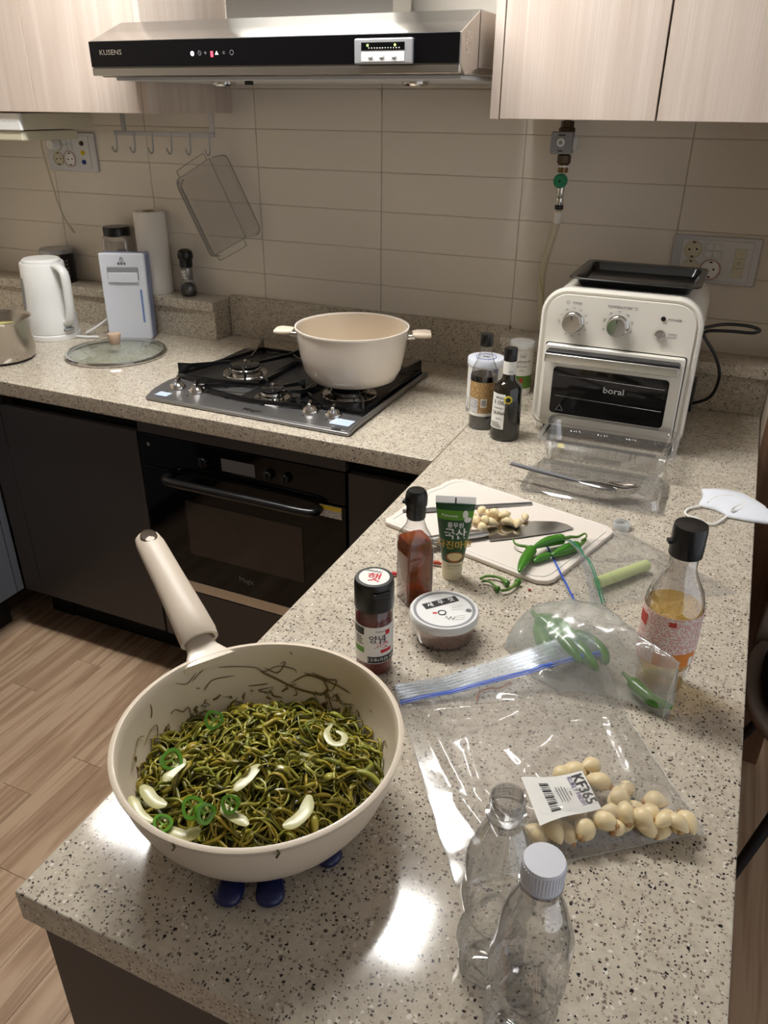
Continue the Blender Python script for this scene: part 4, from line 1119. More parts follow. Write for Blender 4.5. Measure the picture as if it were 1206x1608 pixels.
# strips and threads stuck to the pan wall
def wall_pt(a, z): 
    r_ = inner_r(z) - .0012
    return Vector((r_ * math.cos(a), r_ * math.sin(a), z))
for w_, pts in (
        (.0010, [(-0.1091, 0.0812, 0.0762), (-0.0968, 0.0943, 0.0719), (-0.0780, 0.1091, 0.0662), (-0.0672, 0.1142, 0.0601), (-0.0540, 0.1227, 0.0662), (-0.0362, 0.1286, 0.0639), (-0.0321, 0.1284, 0.0596)]), (.0012, [(-0.0712, 0.1119, 0.0605), (-0.0551, 0.1171, 0.0522), (-0.0364, 0.1209, 0.0439), (-0.0170, 0.1238, 0.0405), (0.0030, 0.1256, 0.0423), (0.0082, 0.1295, 0.0531), (-0.0033, 0.1321, 0.0589), (-0.0234, 0.1307, 0.0608)]),
        (.0009, [(-0.0369, 0.1219, 0.0469), (-0.0199, 0.1304, 0.0584), (0.0003, 0.1318, 0.0584), (0.0220, 0.1298, 0.0578), (0.0413, 0.1247, 0.0570)]), (.0009, [(-0.1153, 0.0609, 0.0546), (-0.1139, 0.0674, 0.0598), (-0.1101, 0.0753, 0.0628), (-0.0939, 0.0937, 0.0604)]), (.0006, [(-0.1241, 0.0532, 0.0710), (-0.1216, 0.0606, 0.0758), (-0.1181, 0.0690, 0.0803)]),
        (.0006, [(-0.1324, 0.0348, 0.0803), (-0.1267, 0.0472, 0.0720), (-0.1227, 0.0602, 0.0796)]), (.0007, [(-0.0814, 0.0976, 0.0459), (-0.0702, 0.1056, 0.0453), (-0.0612, 0.1116, 0.0463)]), (.0008, [(0.0093, 0.1272, 0.0473), (0.0150, 0.1223, 0.0374), (0.0256, 0.1144, 0.0279)]), (.0006, [(-0.1365, -0.0030, 0.0788), (-0.1349, -0.0042, 0.0711), (-0.1334, -0.0084, 0.0640)]),
        (.0012, [(-0.1284, 0.0152, 0.0518), (-0.1276, 0.0235, 0.0529), (-0.1232, 0.0306, 0.0456), (-0.1215, 0.0383, 0.0469), (-0.1169, 0.0351, 0.0357), (-0.1165, 0.0265, 0.0314), (-0.1136, 0.0399, 0.0330), (-0.1177, 0.0448, 0.0431)]), (.0006, [(-0.1243, -0.0342, 0.0507), (-0.1296, -0.0161, 0.0551), (-0.1301, -0.0056, 0.0542), (-0.1270, -0.0093, 0.0465), (-0.1256, -0.0186, 0.0457), (-0.1268, -0.0226, 0.0506)]), (.0006, [(-0.1181, -0.0133, 0.0305), (-0.1250, 0.0005, 0.0406), (-0.1262, 0.0088, 0.0446), (-0.1232, 0.0049, 0.0376)]),
        (.0007, [(-0.1128, -0.0655, 0.0547), (-0.1247, -0.0444, 0.0596), (-0.1282, -0.0356, 0.0615), (-0.1287, -0.0267, 0.0572)]), (.0009, [(0.1081, 0.0605, 0.0386), (0.1034, 0.0743, 0.0466), (0.1057, 0.0758, 0.0538), (0.1127, 0.0656, 0.0546)]), (.0007, [(-0.0676, 0.1154, 0.0650), (-0.0532, 0.1205, 0.0582), (-0.0457, 0.1272, 0.0716), (-0.0513, 0.1246, 0.0696)]), (.0006, [(-0.0419, 0.1313, 0.0855), (-0.0378, 0.1317, 0.0818)]),
        (.0009, [(-0.0139, 0.1327, 0.0626), (0.0070, 0.1324, 0.0603), (0.0192, 0.1320, 0.0629), (0.0127, 0.1274, 0.0484), (0.0000, 0.1324, 0.0598)]), (.0016, [(-0.1212, 0.0551, 0.0617), (-0.1185, 0.0585, 0.0592)]), (.0006, [(0.0712, 0.1102, 0.0566), (0.0760, 0.1069, 0.0565)]), (.0012, [(-0.1090, -0.0719, 0.0551), (-0.1193, -0.0537, 0.0556), (-0.1165, -0.0558, 0.0514)])):
    pts = [Vector(p) for p in pts]
    if len(pts) > 1:
        q_ = spline(pts, 4)
        if len(q_) > 3: add_strand(q_, w_, .0005)
for s in range(70):
    a = math.radians(rng.uniform(60, 245)); z = rng.uniform(.026, .042); pts = []
    for i in range(rng.randint(4, 8)):
        pts.append(wall_pt(a, z)); a += rng.gauss(.0, .03); z += rng.uniform(.0, .0024)
    add_strand(pts, rng.uniform(.0006, .0018), .0005)
flush('stuck_seaweed_threads', 'seaweed_brown', sw)
for a_, zz in ((-88, 0), (-52, 0)):
    a_ = math.radians(a_)
    tube('rim_drip', [(.1468 * math.cos(a_ + d), .1468 * math.sin(a_ + d), RZ - .001 - dz) for d, dz in ((0, .0), (.012, .004), (-.006, .009))], .0012, 'seaweed_dark', sw, 5)

# onion and pepper pieces among the seaweed
def surf(x, y, dz=.006): return (PX + x, PY + y, MZ + mound(x, y) + dz)
def onion(path, w, label):
    P = [Vector(p) for p in path]; c = sum(P, Vector()) / len(P)
    t = thing('onion_slice', label, 'onion', c, group='onion slices in the seaweed')
    q = spline([p - c for p in P], 5)
    o = tube('slice', q, [w * min(1, .35 + 3 * min(i, len(q) - 1 - i) / len(q)) for i in range(len(q))], 'onion_clear', t, 10, flat=.17)
onion([(0.2260, -1.5770, 0.1020), (0.2260, -1.5890, 0.1020), (0.2370, -1.6000, 0.1020), (0.2470, -1.5970, 0.1020), (0.2450, -1.5860, 0.1020), (0.2340, -1.5830, 0.1020)], .0036, 'curled pale onion strip at the upper right of the seaweed')
onion([(0.1840, -1.6920, 0.1010), (0.1840, -1.6840, 0.1010), (0.1860, -1.6730, 0.1010), (0.1860, -1.6610, 0.1010), (0.1870, -1.6540, 0.1010)], .0056, 'straight pale onion stalk in the middle of the seaweed')
onion([(0.2430, -1.7050, 0.0970), (0.2500, -1.6970, 0.0970), (0.2530, -1.6810, 0.0970), (0.2470, -1.6640, 0.0970)], .0068, 'broad pale onion wedge near the front right of the seaweed')
onion([(0.1800, -1.7060, 0.0970), (0.1870, -1.7110, 0.0970), (0.1980, -1.7140, 0.0970), (0.2060, -1.7150, 0.0970), (0.2140, -1.7170, 0.0970)], .0058, 'pale onion slice near the front of the pan rim')
onion([(0.0870, -1.7100, 0.0830), (0.0960, -1.7140, 0.0830), (0.1060, -1.7190, 0.0830), (0.1160, -1.7210, 0.0830), (0.1240, -1.7190, 0.0830)], .0068, 'wide translucent onion piece at the left of the pan')
onion([(0.1090, -1.7020, 0.0900), (0.1080, -1.6950, 0.0900), (0.1080, -1.6880, 0.0900), (0.1090, -1.6770, 0.0900), (0.1080, -1.6700, 0.0900)], .0058, 'slim grey-white onion strip near the left pan wall')
onion([(0.0840, -1.7230, 0.0800), (0.0930, -1.7290, 0.0800), (0.1020, -1.7350, 0.0800), (0.1130, -1.7390, 0.0800), (0.1230, -1.7380, 0.0800)], .0060, 'translucent onion piece touching the left pan wall')
onion([(0.1450, -1.7410, 0.0860), (0.1540, -1.7440, 0.0860), (0.1630, -1.7430, 0.0860), (0.1680, -1.7370, 0.0860), (0.1690, -1.7300, 0.0860)], .0070, 'translucent onion piece beside the front left rim')
def pepper_ring(px, r, label, tilt):
    t = thing('pepper_ring', label, 'pepper', px, group='green pepper rings in the seaweed')
    t.rotation_euler = tilt
    n = 22
    wob = [r * (1 + .07 * math.sin(3 * 2 * PI * j / n)) for j in range(n)]
    rows = [[(f * wob[j] * math.cos(2 * PI * j / n), f * wob[j] * math.sin(2 * PI * j / n), z) for j in range(n)] for f, z in ((1, 0), (1, .006), (.70, .006), (.70, 0), (1, 0))]
    bm = bm_rings(rows, False, False); bmesh.ops.remove_doubles(bm, verts=bm.verts, dist=1e-6)
    link('skin', finish(bm, 'skin', ang=50), 'pepper_bright', t)
    for a in (.5, 2.6, 4.7):
        tube('flesh_rib', [(0, 0, .0025), (r * .78 * math.cos(a), r * .78 * math.sin(a), .0025)], .0011, 'pepper_flesh', t, 6)
    for a in (1.3, 4.4):
        lathe('seed', [(.0001, .0), (.0012, .0003), (.0012, .0008), (.0001, .0012)], 'pepper_seed', t, 8, True, True, (r * .4 * math.cos(a), r * .4 * math.sin(a), .004))
pepper_ring([(0.1600, -1.7240, 0.1000)][0], .0105, 'bright green pepper ring left of centre in the seaweed', (.5, .3, .2))
pepper_ring([(0.1700, -1.7230, 0.0980)][0], .0095, 'green pepper ring tucked behind the bright ring in the seaweed', (.9, .6, .9))
pepper_ring([(0.0990, -1.6790, 0.0920)][0], .0110, 'dark green pepper ring by the left pan wall', (.7, -.2, 1.4))
pepper_ring([(0.1380, -1.7430, 0.0870)][0], .0090, 'small green pepper ring at the front left rim', (.2, .3, .3))
pepper_ring([(0.1900, -1.7070, 0.1030)][0], .0085, 'small green pepper ring in the middle of the pan', (.8, .1, .3))
pepper_ring([(0.1020, -1.6110, 0.0900)][0], .0100, 'dark green pepper ring at the back of the seaweed', (.8, .4, .3))

# ================================================================== BOTTLES AND JARS ON THE PENINSULA
def glass_lathe(name, prof, m, t, n=48): return lathe(name, prof, m, t, n, True, False, ang=50)
# red pepper powder jar
t = thing('spice_jar', 'red chilli powder jar with black lid and cream label', 'jar', (.172, -1.356, 0))
va = cam_angle(.172, -1.356)
lathe('glass', [(.0001, .0005), (.0235, .0005), (.0245, .003), (.0245, .098), (.0225, .101)], 'glass_clear', t, 48, True, False)
lathe('chilli_powder', [(.0001, .002), (.0232, .002), (.0238, .004), (.0238, .084), (.019, .089), (.010, .092), (.0001, .093)], 'powder_red', t, 40)
patch('label', .0247, va - 1.5, va + 1.9, .022, .079, 'label_white', t, 26)
patch('label_band', .0251, va - .35, va + 1.8, .023, .033, 'can_dark', t, 18)
patch('label_header', .0251, va - 1.3, va - .55, .066, .077, 'can_dark', t, 10)
patch('label_green_box', .0251, va - 1.2, va - .55, .038, .046, 'tube_light_green', t, 10)
patch('label_badge', .0251, va + .35, va + 1.0, .0385, .0435, 'red_ink', t, 8)
wrap_text('양념', .0130, 'dark_ink', t, .0252, va + .18, .0600, .012)
wrap_text('에', .0060, 'dark_ink', t, .0252, va + .55, .0590)
wrap_text('고춧', .0115, 'red_ink', t, .0252, va + .42, .0500, .008)
wrap_text('건고추(국산) 100%', .0062, 'white_ink', t, .0255, va + .45, .028, .01)
wrap_text('Pulmuone', .004, 'dark_ink', t, .0252, va + .40, .0725)
for q in range(4): patch('print', .0251, va - 1.1, va - .62 - .08 * (q % 2), .051 + q * .0035, .0525 + q * .0035, 'grey_ink', t, 5)
patch('seal', .0252, va + .62, va + .88, .066, .073, 'red_ink', t, 4)
ld = lathe('lid', [(.0235, .0995), (.0258, .101), (.0258, .132), (.0250, .139), (.0240, .1405), (.0001, .1405)], 'black_plastic', t, 48)
box('flip_tab', (-.011, -.0285, .126), (.011, -.0235, .132), 'black_plastic', t, .001, rot=(0, 0, va + PI / 2 + .35))
lathe('lid_sticker', [(.0001, .1409), (.0195, .1409), (.0195, .1405)], 'label_white', ld, 40, True, False)
text('햇', .021, 'red_ink', ld, (.001, -.003, .1412), (0, 0, va + PI / 2 - .25), .012)
text('2025년산', .0062, 'dark_ink', ld, (-.001 - .0125 * math.cos(va), -.0125 * math.sin(va), .1412), (0, 0, va + PI / 2 - .35), .01)

# sesame oil bottle: square glass
t = thing('oil_bottle', 'square glass bottle of brown sesame oil with black flip cap', 'bottle', (.159, -1.1835, 0), math.radians(-42))
S = .0424
sq = lambda w, z, r: rring(w, w, r, z, 4)
link('glass', finish(bm_rings([sq(.036, .0005, .006), sq(S, .004, .005), sq(S, .104, .005), sq(.039, .113, .007), sq(.031, .124, .0125), sq(.0265, .132, .0130), sq(.0245, .140, .0120), sq(.0245, .148, .0120)], True, False), 'glass', ang=50), 'glass_clear', t)
link('sesame_oil', finish(bm_rings([sq(.034, .003, .006), sq(S - .003, .006, .005), sq(S - .003, .104, .005), sq(S - .0045, .1065, .006)], True, True), 'sesame_oil', ang=50), 'sesame_liquid', t)
lathe('cap', [(.0135, .140), (.0142, .142), (.0142, .160), (.0158, .161), (.0162, .166), (.0162, .174), (.0145, .181), (.012, .184), (.0001, .1845)], 'black_plastic', t, 36)
box('flip_tab', (-.006, -.0200, .160), (.006, -.0140, .165), 'black_plastic', t, .001, rot=(0, 0, -.9))
box('label', (-S / 2 - .0006, -S / 2 + .0025, .014), (-S / 2 - .0002, S / 2 - .0025, .092), 'print_dark', t)
box('label', (-S / 2 + .003, S / 2 + .0002, .010), (S / 2 - .003, S / 2 + .0006, .092), 'label_white', t)

# minced garlic tube
va = cam_angle(.191, -1.100)
t = thing('garlic_tube', 'green and cream squeeze tube of minced garlic standing on its cap', 'tube', (.191, -1.100, 0), va + PI / 2)
def tube_ab(z):
    u = max(0, min(1, (z - .024) / (.131 - .024)))
    return .0165 + .0142 * u, .0165 * math.sqrt(max(0, 1 - u ** 1.15)) + .0008
def tube_sec(name, z0, z1, m, n=8, off=0.0):
    rows = []
    for i in range(n + 1):
        z = z0 + (z1 - z0) * i / n; a, b_ = tube_ab(z)
        rows.append([((a + off) * math.cos(2 * PI * j / 40), (b_ + off) * math.sin(2 * PI * j / 40), z) for j in range(40)])
    return link(name, finish(bm_rings(rows, True, True), name, ang=60), m, t)
lathe('cap', [(.0148, .0005), (.0155, .002), (.0165, .0225), (.0150, .0238), (.0001, .0238)], 'tube_cream', t, 36)
tube_sec('tube_base', .024, .034, 'tube_cream'); tube_sec('tube_body', .034, .106, 'tube_green', 12); tube_sec('brand_band', .106, .121, 'tube_light_green'); tube_sec('tube_top', .121, .1312, 'tube_green')
box('crimp', (-.0308, -.0012, .131), (.0308, .0012, .1430), 'cap_frost', t, .0004)
box('crimp_mark', (-.0012, -.0015, .131), (.0012, -.0011, .141), 'dark_ink', t)
def tube_text(body, size, m, x0, z0, bold=.0, name='lettering', me=None):
    me = me or text_mesh(body, size, bold)
    for v in me.vertices:
        x, z = x0 + v.co.x, z0 + v.co.y
        a, b_ = tube_ab(z)
        v.co = (x, -b_ * math.sqrt(max(.02, 1 - (x / a) ** 2)) - .0004, z)
    return link(name, me, m, t)
def disk_me(rx, rz, n=28, rings=4):
    rows = [[(max(rx * k / rings, 1e-5) * math.cos(2 * PI * j / n), max(rz * k / rings, 1e-5) * math.sin(2 * PI * j / n), 0) for j in range(n)] for k in range(rings + 1)]
    return finish(bm_rings(rows, False, False), 'disk')
tube_text('Pulmuone', .0062, 'white_ink', -.008, .1130, .01)
tube_text('풀무원', .0095, 'white_ink', .002, .0975, .01)
tube_text('국산', .0190, 'white_ink', .002, .0825, .015)
tube_text('다진마늘', .0150, 'gold_ink', .0015, .0640, .015)
o1 = tube_text('', 0, 'tube_bowl', .003, .0440, name='bowl_picture', me=disk_me(.0138, .0095))
o2 = tube_text('', 0, 'minced_garlic', .003, .0450, name='garlic_picture', me=disk_me(.0115, .0068)); 
for v in o2.data.vertices: v.co.y -= .0003
tube_text('국산 다진마늘', .0038, 'dark_ink', .002, .0290)
for cx, cz, rx, rz in ((.016, .1155, .0042, .0065), (.020, .1065, .0055, .0045)):
    tube_text('', 0, 'label_white', cx, cz, name='garlic_picture', me=disk_me(rx, rz, 16, 3))

# salted shrimp tub
va = cam_angle(.2325, -1.252)
t = thing('shrimp_tub', 'round clear tub of salted shrimp with white printed lid', 'tub', (.2325, -1.252, 0))
lathe('tub', [(.0001, .0005), (.0395, .0005), (.0415, .003), (.0455, .036), (.0455, .040)], 'tub_clear', t, 56, True, False)
lathe('salted_shrimp', [(.0001, .002), (.0385, .002), (.0400, .004), (.0435, .029), (.040, .031), (.0001, .031)], 'shrimp_paste', t, 48)
ld = lathe('lid', [(.0470, .0315), (.0485, .032), (.0488, .041), (.0470, .0435), (.0445, .0435), (.0440, .0425), (.0001, .0425)], 'white_plastic', t, 64)
lathe('lid_ring', [(.0395, .0428), (.0435, .0428)], 'grey_plastic', ld, 56, False, False)
tr_ = va + PI / 2
lt = lambda x, y: (x * math.cos(tr_) - y * math.sin(tr_), x * math.sin(tr_) + y * math.cos(tr_), .0431)
p_ = lt(-.0057, .0168)
box('banner', (-.0265, -.0068, .0426), (.0265, .0068, .0429), 'dark_ink', ld, 0, 1, (p_[0], p_[1], 0), (0, 0, tr_ + .525))
for ch, x, y in (('새', -.020, .0085), ('우', -.0055, .0170), ('젓', .0085, .0250)):
    text(ch, .0105, 'white_ink', ld, lt(x, y), (0, 0, tr_ + .5), .015)
for q in range(3):
    for k_, (x_, y_, w_) in enumerate(((.018, .012 - q * .0046, .0085), (.022, -.012 - q * .0044, .0070))):
        p_ = lt(x_, y_); box('print_line', (-w_, -.0008, .0428), (w_, .0008, .0430), 'print_dark', ld, 0, 1, (p_[0], p_[1], 0), (0, 0, tr_ + .32))
lathe('portrait_mark', [(.0045, .0), (.0062, .0)], 'dark_ink', ld, 14, False, False, lt(-.003, -.008))
tube('signature', [Vector(lt(.002 + .0016 * i, -.020 + .004 * math.sin(i * 1.7))) for i in range(9)], .0004, 'dark_ink', ld, 4)
box('red_stamp', (-.003, -.0016, .0428), (.003, .0016, .0430), 'red_ink', ld, 0, 1, (lt(-.013, -.010)[0], lt(-.013, -.010)[1], 0), (0, 0, tr_ + .2))
lathe('round_mark', [(.0001, .0), (.0042, 0)], 'grey_ink', ld, 20, False, False, lt(.034, .001))

# vinegar bottle
va = cam_angle(.525, -1.234)
t = thing('vinegar_bottle', 'clear plastic bottle of pale yellow vinegar with black flip cap', 'bottle', (.525, -1.234, 0))
prof = [(.0001, .0008), (.024, .0008), (.0285, .004), (.0295, .012), (.0285, .024), (.0305, .030), (.0335, .050), (.0350, .075), (.0352, .118), (.0345, .135), (.0300, .150), (.0215, .166), (.0168, .178), (.0160, .198)]
glass_lathe('bottle_shell', prof, 'pet_clear', t, 56)
inner = [(max(.0001, r - .0012), z + .0006) for r, z in prof if z < .128]
lathe('vinegar', inner + [(.0342, .124), (.0001, .124)], 'vinegar_liquid', t, 56)
lathe('cap', [(.0165, .195), (.0198, .197), (.0200, .232), (.0190, .2365), (.0001, .2375)], 'black_plastic', t, 48)
box('flip_tab', (-.0045, -.0245, .212), (.0045, -.0190, .217), 'black_plastic', t, .001, rot=(0, 0, va + PI / 2 - 1.15))
lb = patch('label', .0355, va - 2.2, va + 1.7, .052, .125, 'print_red', t, 30)
patch('label_orange', .0358, va - .35, va + 1.2, .0525, .073, 'peach_label', t, 14)
patch('label_white_box', .0361, va + .95, va + 1.15, .054, .066, 'label_white', t, 4)
patch('label_red_box', .0358, va - 1.35, va - .85, .100, .116, 'red_brick_label', t, 6)
patch('label_red_box', .0358, va - .02, va + .22, .113, .120, 'red_brick_label', t, 4)
patch('label_red_strip', .0358, va + 1.05, va + 1.55, .076, .121, 'print_red', t, 6)
for q in range(4):
    lathe('bottle_rib', [(.0330 + .0004 * q, .036 + q * .0045), (.0342, .0375 + q * .0045), (.0330 + .0006 * q, .039 + q * .0045)], 'pet_clear', t, 48, False, False)

# ================================================================== CUTTING BOARD AND WHAT IS ON IT
t = thing('cutting_board', 'white plastic cutting board carrying the knife and garlic', 'cutting board', (.21, -.92, 0))
bd = [(.027, -.992), (.021, -.981), (.026, -.965), (.044, -.842), (.052, -.826), (.060, -.812), (.066, -.786), (.078, -.768), (.092, -.762), (.108, -.764), (.386, -.836), (.400, -.845), (.405, -.858), (.400, -.876), (.346, -1.052), (.338, -1.063), (.322, -1.068), (.30, -1.064)]
prism('board', [(x - .21, y + .92) for x, y in bd], .0005, .0085, 'board_white', t, .002, 2)
cx_, cy_ = .215, -.925
tube('juice_groove', [((cx_ + (x - cx_) * .93) - .21, (cy_ + (y - cy_) * .93) + .92, .0085) for x, y in bd], .0012, 'label_white', t, 6, closed=True)
BZ = .009
# knife
kn = [(0.1960, -0.9450, 0.0120), (0.2310, -0.9110, 0.0120), (0.2700, -0.8820, 0.0120), (0.3040, -0.8680, 0.0120), (0.3250, -0.8700, 0.0120), (0.3390, -0.8790, 0.0120), (0.3200, -0.9010, 0.0120), (0.2650, -0.9480, 0.0120), (0.2180, -0.9840, 0.0120)]
t = thing('kitchen_knife', 'steel chef knife lying across the cutting board', 'knife', (.24, -.95, BZ))
prism('blade', [(p[0] - .24, p[1] + .95) for p in kn], .0015, .0031, 'steel_polished', t, .0005, 1)
h0, h1 = [(0.2080, -0.9670, 0.0140), (0.1180, -1.0420, 0.0140)]
tube('handle', [Vector(h0) - Vector((.24, -.95, .002)), Vector(h0) * .9 + Vector(h1) * .1 - Vector((.24, -.95, .001)), Vector(h0) * .5 + Vector(h1) * .5 - Vector((.24, -.95, .001)), Vector(h1) - Vector((.24, -.95, .001))], [.008, .0105, .0115, .0095], 'steel', t, 14, flat=.62)
for o_ in t.children:
    if o_.name.startswith('handle'): o_.location.z = -.0055
# chopsticks
for k, (a_, b_) in enumerate((( (.040, -.945), (.2465, -.812)), ((.050, -.948), (.2475, -.8165)))):
    t = thing('chopstick', ['steel chopstick on the board nearer the garlic tube', 'steel chopstick on the board farther back behind its twin'][1 - k], 'chopstick', (a_[0], a_[1], BZ), group='steel chopsticks')
    d_ = Vector((b_[0] - a_[0], b_[1] - a_[1], 0))
    tube('rod', [Vector((0, 0, .003)), d_ * .5 + Vector((0, 0, .003)), d_ + Vector((0, 0, .0025))], [.0030, .0026, .0016], 'steel_dark', t, 8)
    tube('grip_band', [d_ * .02 + Vector((0, 0, .003)), d_ * .12 + Vector((0, 0, .003))], .0032, 'steel', t, 8)
# garlic clove prototype
def clove_mesh():
    n, m_ = 16, 12
    rows = []
    for i in range(m_ + 1):
        u = i / m_; x = -.0130 + .026 * u
        r_ = .0112 * (math.sin(PI * min(1, u * .97 + .015)) ** .62) * (1 - .38 * u)
        bend = .004 * math.sin(PI * u)
        rows.append([(x, r_ * math.cos(2 * PI * j / n) + bend * .3, r_ * (.86 if math.sin(2 * PI * j / n) > 0 else .72) * math.sin(2 * PI * j / n) + bend * .5) for j in range(n)])
    return finish(bm_rings(rows), 'clove', ang=70)
clove_me = clove_mesh(); clove_me.materials.append(MATS['garlic_skinless'])
root_me = finish(bm_rings([[(x, r_ * math.cos(2 * PI * j / 10), r_ * math.sin(2 * PI * j / 10)) for j in range(10)] for x, r_ in ((-.0150, .0012), (-.0140, .0026), (-.0125, .0032))]), 'root_end', ang=60)
root_me.materials.append(MATS['garlic_root'])
def clove(x, y, z, s, label, group):
    o = thing('garlic_clove', label, 'garlic', (x, y, z), group=group)
    o.rotation_euler = (rng.uniform(-.5, .5), rng.uniform(-.35, .35), rng.uniform(0, 2 * PI))
    o.scale = (s, s * rng.uniform(.9, 1.1), s)
    link('clove', clove_me, None, o)
    link('root_end', root_me, None, o)
gl = 'peeled garlic clove in the small heap on the cutting board'
for (x, y, z, s) in [(p[0], p[1], p[2], sc) for p, sc in zip([(0.1670, -0.9270, 0.0180), (0.1750, -0.8990, 0.0180), (0.2050, -0.9360, 0.0180), (0.2110, -0.9060, 0.0180), (0.2300, -0.9190, 0.0180), (0.2470, -0.9160, 0.0180), (0.1940, -0.9560, 0.0180), (0.1900, -0.9000, 0.0180), (0.1730, -0.9610, 0.0180), (0.1770, -0.9380, 0.0180), (0.2520, -0.8870, 0.0180)], (.8, .95, 1, .9, 1.05, .95, .95, .85, .8, .9, .8))]:
    clove(x, y, .0165 + rng.uniform(0, .002), s, gl, 'garlic cloves on the board')
for p in [(0.2040, -0.9140, 0.0280), (0.2210, -0.9120, 0.0280), (0.1960, -0.9440, 0.0280)]: clove(p[0], p[1], .0275, .9, gl, 'garlic cloves on the board')
# chilli peppers
def chilli(label, path, r, stem, group, z0=0.0):
    P = [Vector(p) for p in path]; c = P[len(P) // 2].copy(); c.z = z0
    t = thing('green_chilli', label, 'chilli', c, group=group)
    q = spline([p - c for p in P], 6); n_ = len(q)
    rad = [r * max(.10, min(1, .75 + 3.2 * i / n_)) * (1 - max(0, (i / n_ - .45) / .55) ** 1.7 * .92) for i in range(n_)]
    tube('pod', q, rad, 'pepper_green', t, 12)
    s_ = spline([Vector(p) - c for p in stem], 5)
    tube('stem', [q[0]] + s_, [r * .45] + [max(.0014, r * .3 - .0001 * i) for i in range(len(s_))], 'pepper_stem', t, 8)
    tube('calyx', [q[0] - (q[1] - q[0]) * .4, q[1], q[2]], [r * .45, r * .82, r * .72], 'pepper_stem', t, 10)
Gb = 'green chillies on the board'
chilli('green chilli on the board with its tip over the front edge', [(0.2940, -0.9960, 0.0200), (0.2930, -1.0190, 0.0200), (0.2920, -1.0460, 0.0200), (0.2930, -1.0730, 0.0200)], .0095, [(0.2820, -0.9920, 0.0200), (0.2710, -0.9930, 0.0200), (0.2620, -0.9890, 0.0200), (0.2560, -0.9760, 0.0200)], Gb)
chilli('green chilli on the board pointing back with a long curled stem', [(0.3350, -0.9470, 0.0240), (0.3230, -0.9570, 0.0240), (0.3090, -0.9730, 0.0240), (0.2960, -0.9970, 0.0240)], .0092, [(0.3440, -0.9310, 0.0220), (0.3550, -0.9260, 0.0220), (0.3630, -0.9100, 0.0220), (0.3680, -0.9200, 0.0220), (0.3630, -0.9370, 0.0220)], Gb)
chilli('green chilli lying under the curled-stem one on the board', [(0.3610, -0.9490, 0.0180), (0.3490, -0.9640, 0.0180), (0.3380, -0.9810, 0.0180), (0.3270, -0.9990, 0.0180)], .0095, [(0.3650, -0.9380, 0.0180), (0.3680, -0.9240, 0.0180)], Gb)
chilli('short green chilli half hidden at the front edge of the board', [(0.3230, -0.9980, 0.0160), (0.3130, -1.0110, 0.0160), (0.3050, -1.0280, 0.0160)], .0065, [(0.3270, -0.9870, 0.0160), (0.3290, -0.9810, 0.0160)], Gb)
# cut stems on the worktop
for lab, pod, stem in (('cut green chilli stem lying nearest the shrimp tub', '756,908 762,905', None),):
    pass
def stem_end(label, path, r):
    P = [Vector(p) for p in path]; c = P[0].copy(); c.z = 0
    t = thing('chilli_stem', label, 'chilli stem', c, group='cut chilli stems')
    q = spline([p - c for p in P], 5); n_ = len(q)
    tube('stalk', q, [r * (.38 if i < n_ * .62 else .38 + 1.1 * (i / n_ - .62)) for i in range(n_)], 'pepper_stem', t, 8)
    tube('cut_top', [q[-2], q[-1], q[-1] + (q[-1] - q[-2]) * 1.6], [r * .85, r, r * .9], 'pepper_green', t, 10)
stem_end('cut chilli stem with its crown toward the cutting board', [(0.2380, -1.0980, 0.0060), (0.2440, -1.0870, 0.0060), (0.2560, -1.0820, 0.0060), (0.2680, -1.0830, 0.0060), (0.2790, -1.0920, 0.0060)], .0055)
stem_end('cut chilli stem curving in front of the others', [(0.2420, -1.1020, 0.0060), (0.2530, -1.1000, 0.0060), (0.2630, -1.1070, 0.0060), (0.2710, -1.1150, 0.0060)], .0050)
stem_end('cut chilli stem with the largest green crown', [(0.2780, -1.1180, 0.0070), (0.2860, -1.1120, 0.0070), (0.2920, -1.0990, 0.0070), (0.2950, -1.0840, 0.0070)], .0060)
t = thing('pepper_scrap', 'tiny brown scrap on the worktop beside the chilli stems', 'scrap', [(0.3160, -1.0910, -0.0000)][0])
tube('scrap', [(-.0025, 0, .0022), (0, .0005, .0028), (.0028, 0, .002)], [.0012, .002, .001], 'dried_red', t, 6)
t = thing('dried_chilli', 'dried red chilli strip behind the sesame oil bottle', 'chilli', [(0.1560, -1.0810, 0.0000)][0])
tube('strip', [(-.018, -.008, .004), (-.006, -.001, .005), (.004, .001, .006), (.010, .000, .005)], [.002, .003, .0035, .002], 'dried_red', t, 8)
t = thing('dried_chilli', 'dried red chilli strip between spice jar and sesame oil bottle', 'chilli', [(0.1070, -1.1400, 0.0000)][0])
tube('strip', [(-.010, -.004, .004), (0, 0, .005), (.012, .004, .004)], [.002, .0032, .002], 'red_ink', t, 8)
# loose frosted cap
t = thing('bottle_cap', 'translucent white screw cap lying by the corner of the cutting board', 'cap', [(0.4130, -0.8210, 0.0000)][0])
lathe('cap', [(.0150, .0005), (.0150, .011), (.0140, .0125), (.0128, .0125), (.0125, .003), (.0001, .003)], 'cap_frost', t, 36, False, False)
tube('thread', [(.0128 * math.cos(i * .4), .0128 * math.sin(i * .4), .004 + i * .00018) for i in range(32)], .0006, 'cap_frost', t, 5)

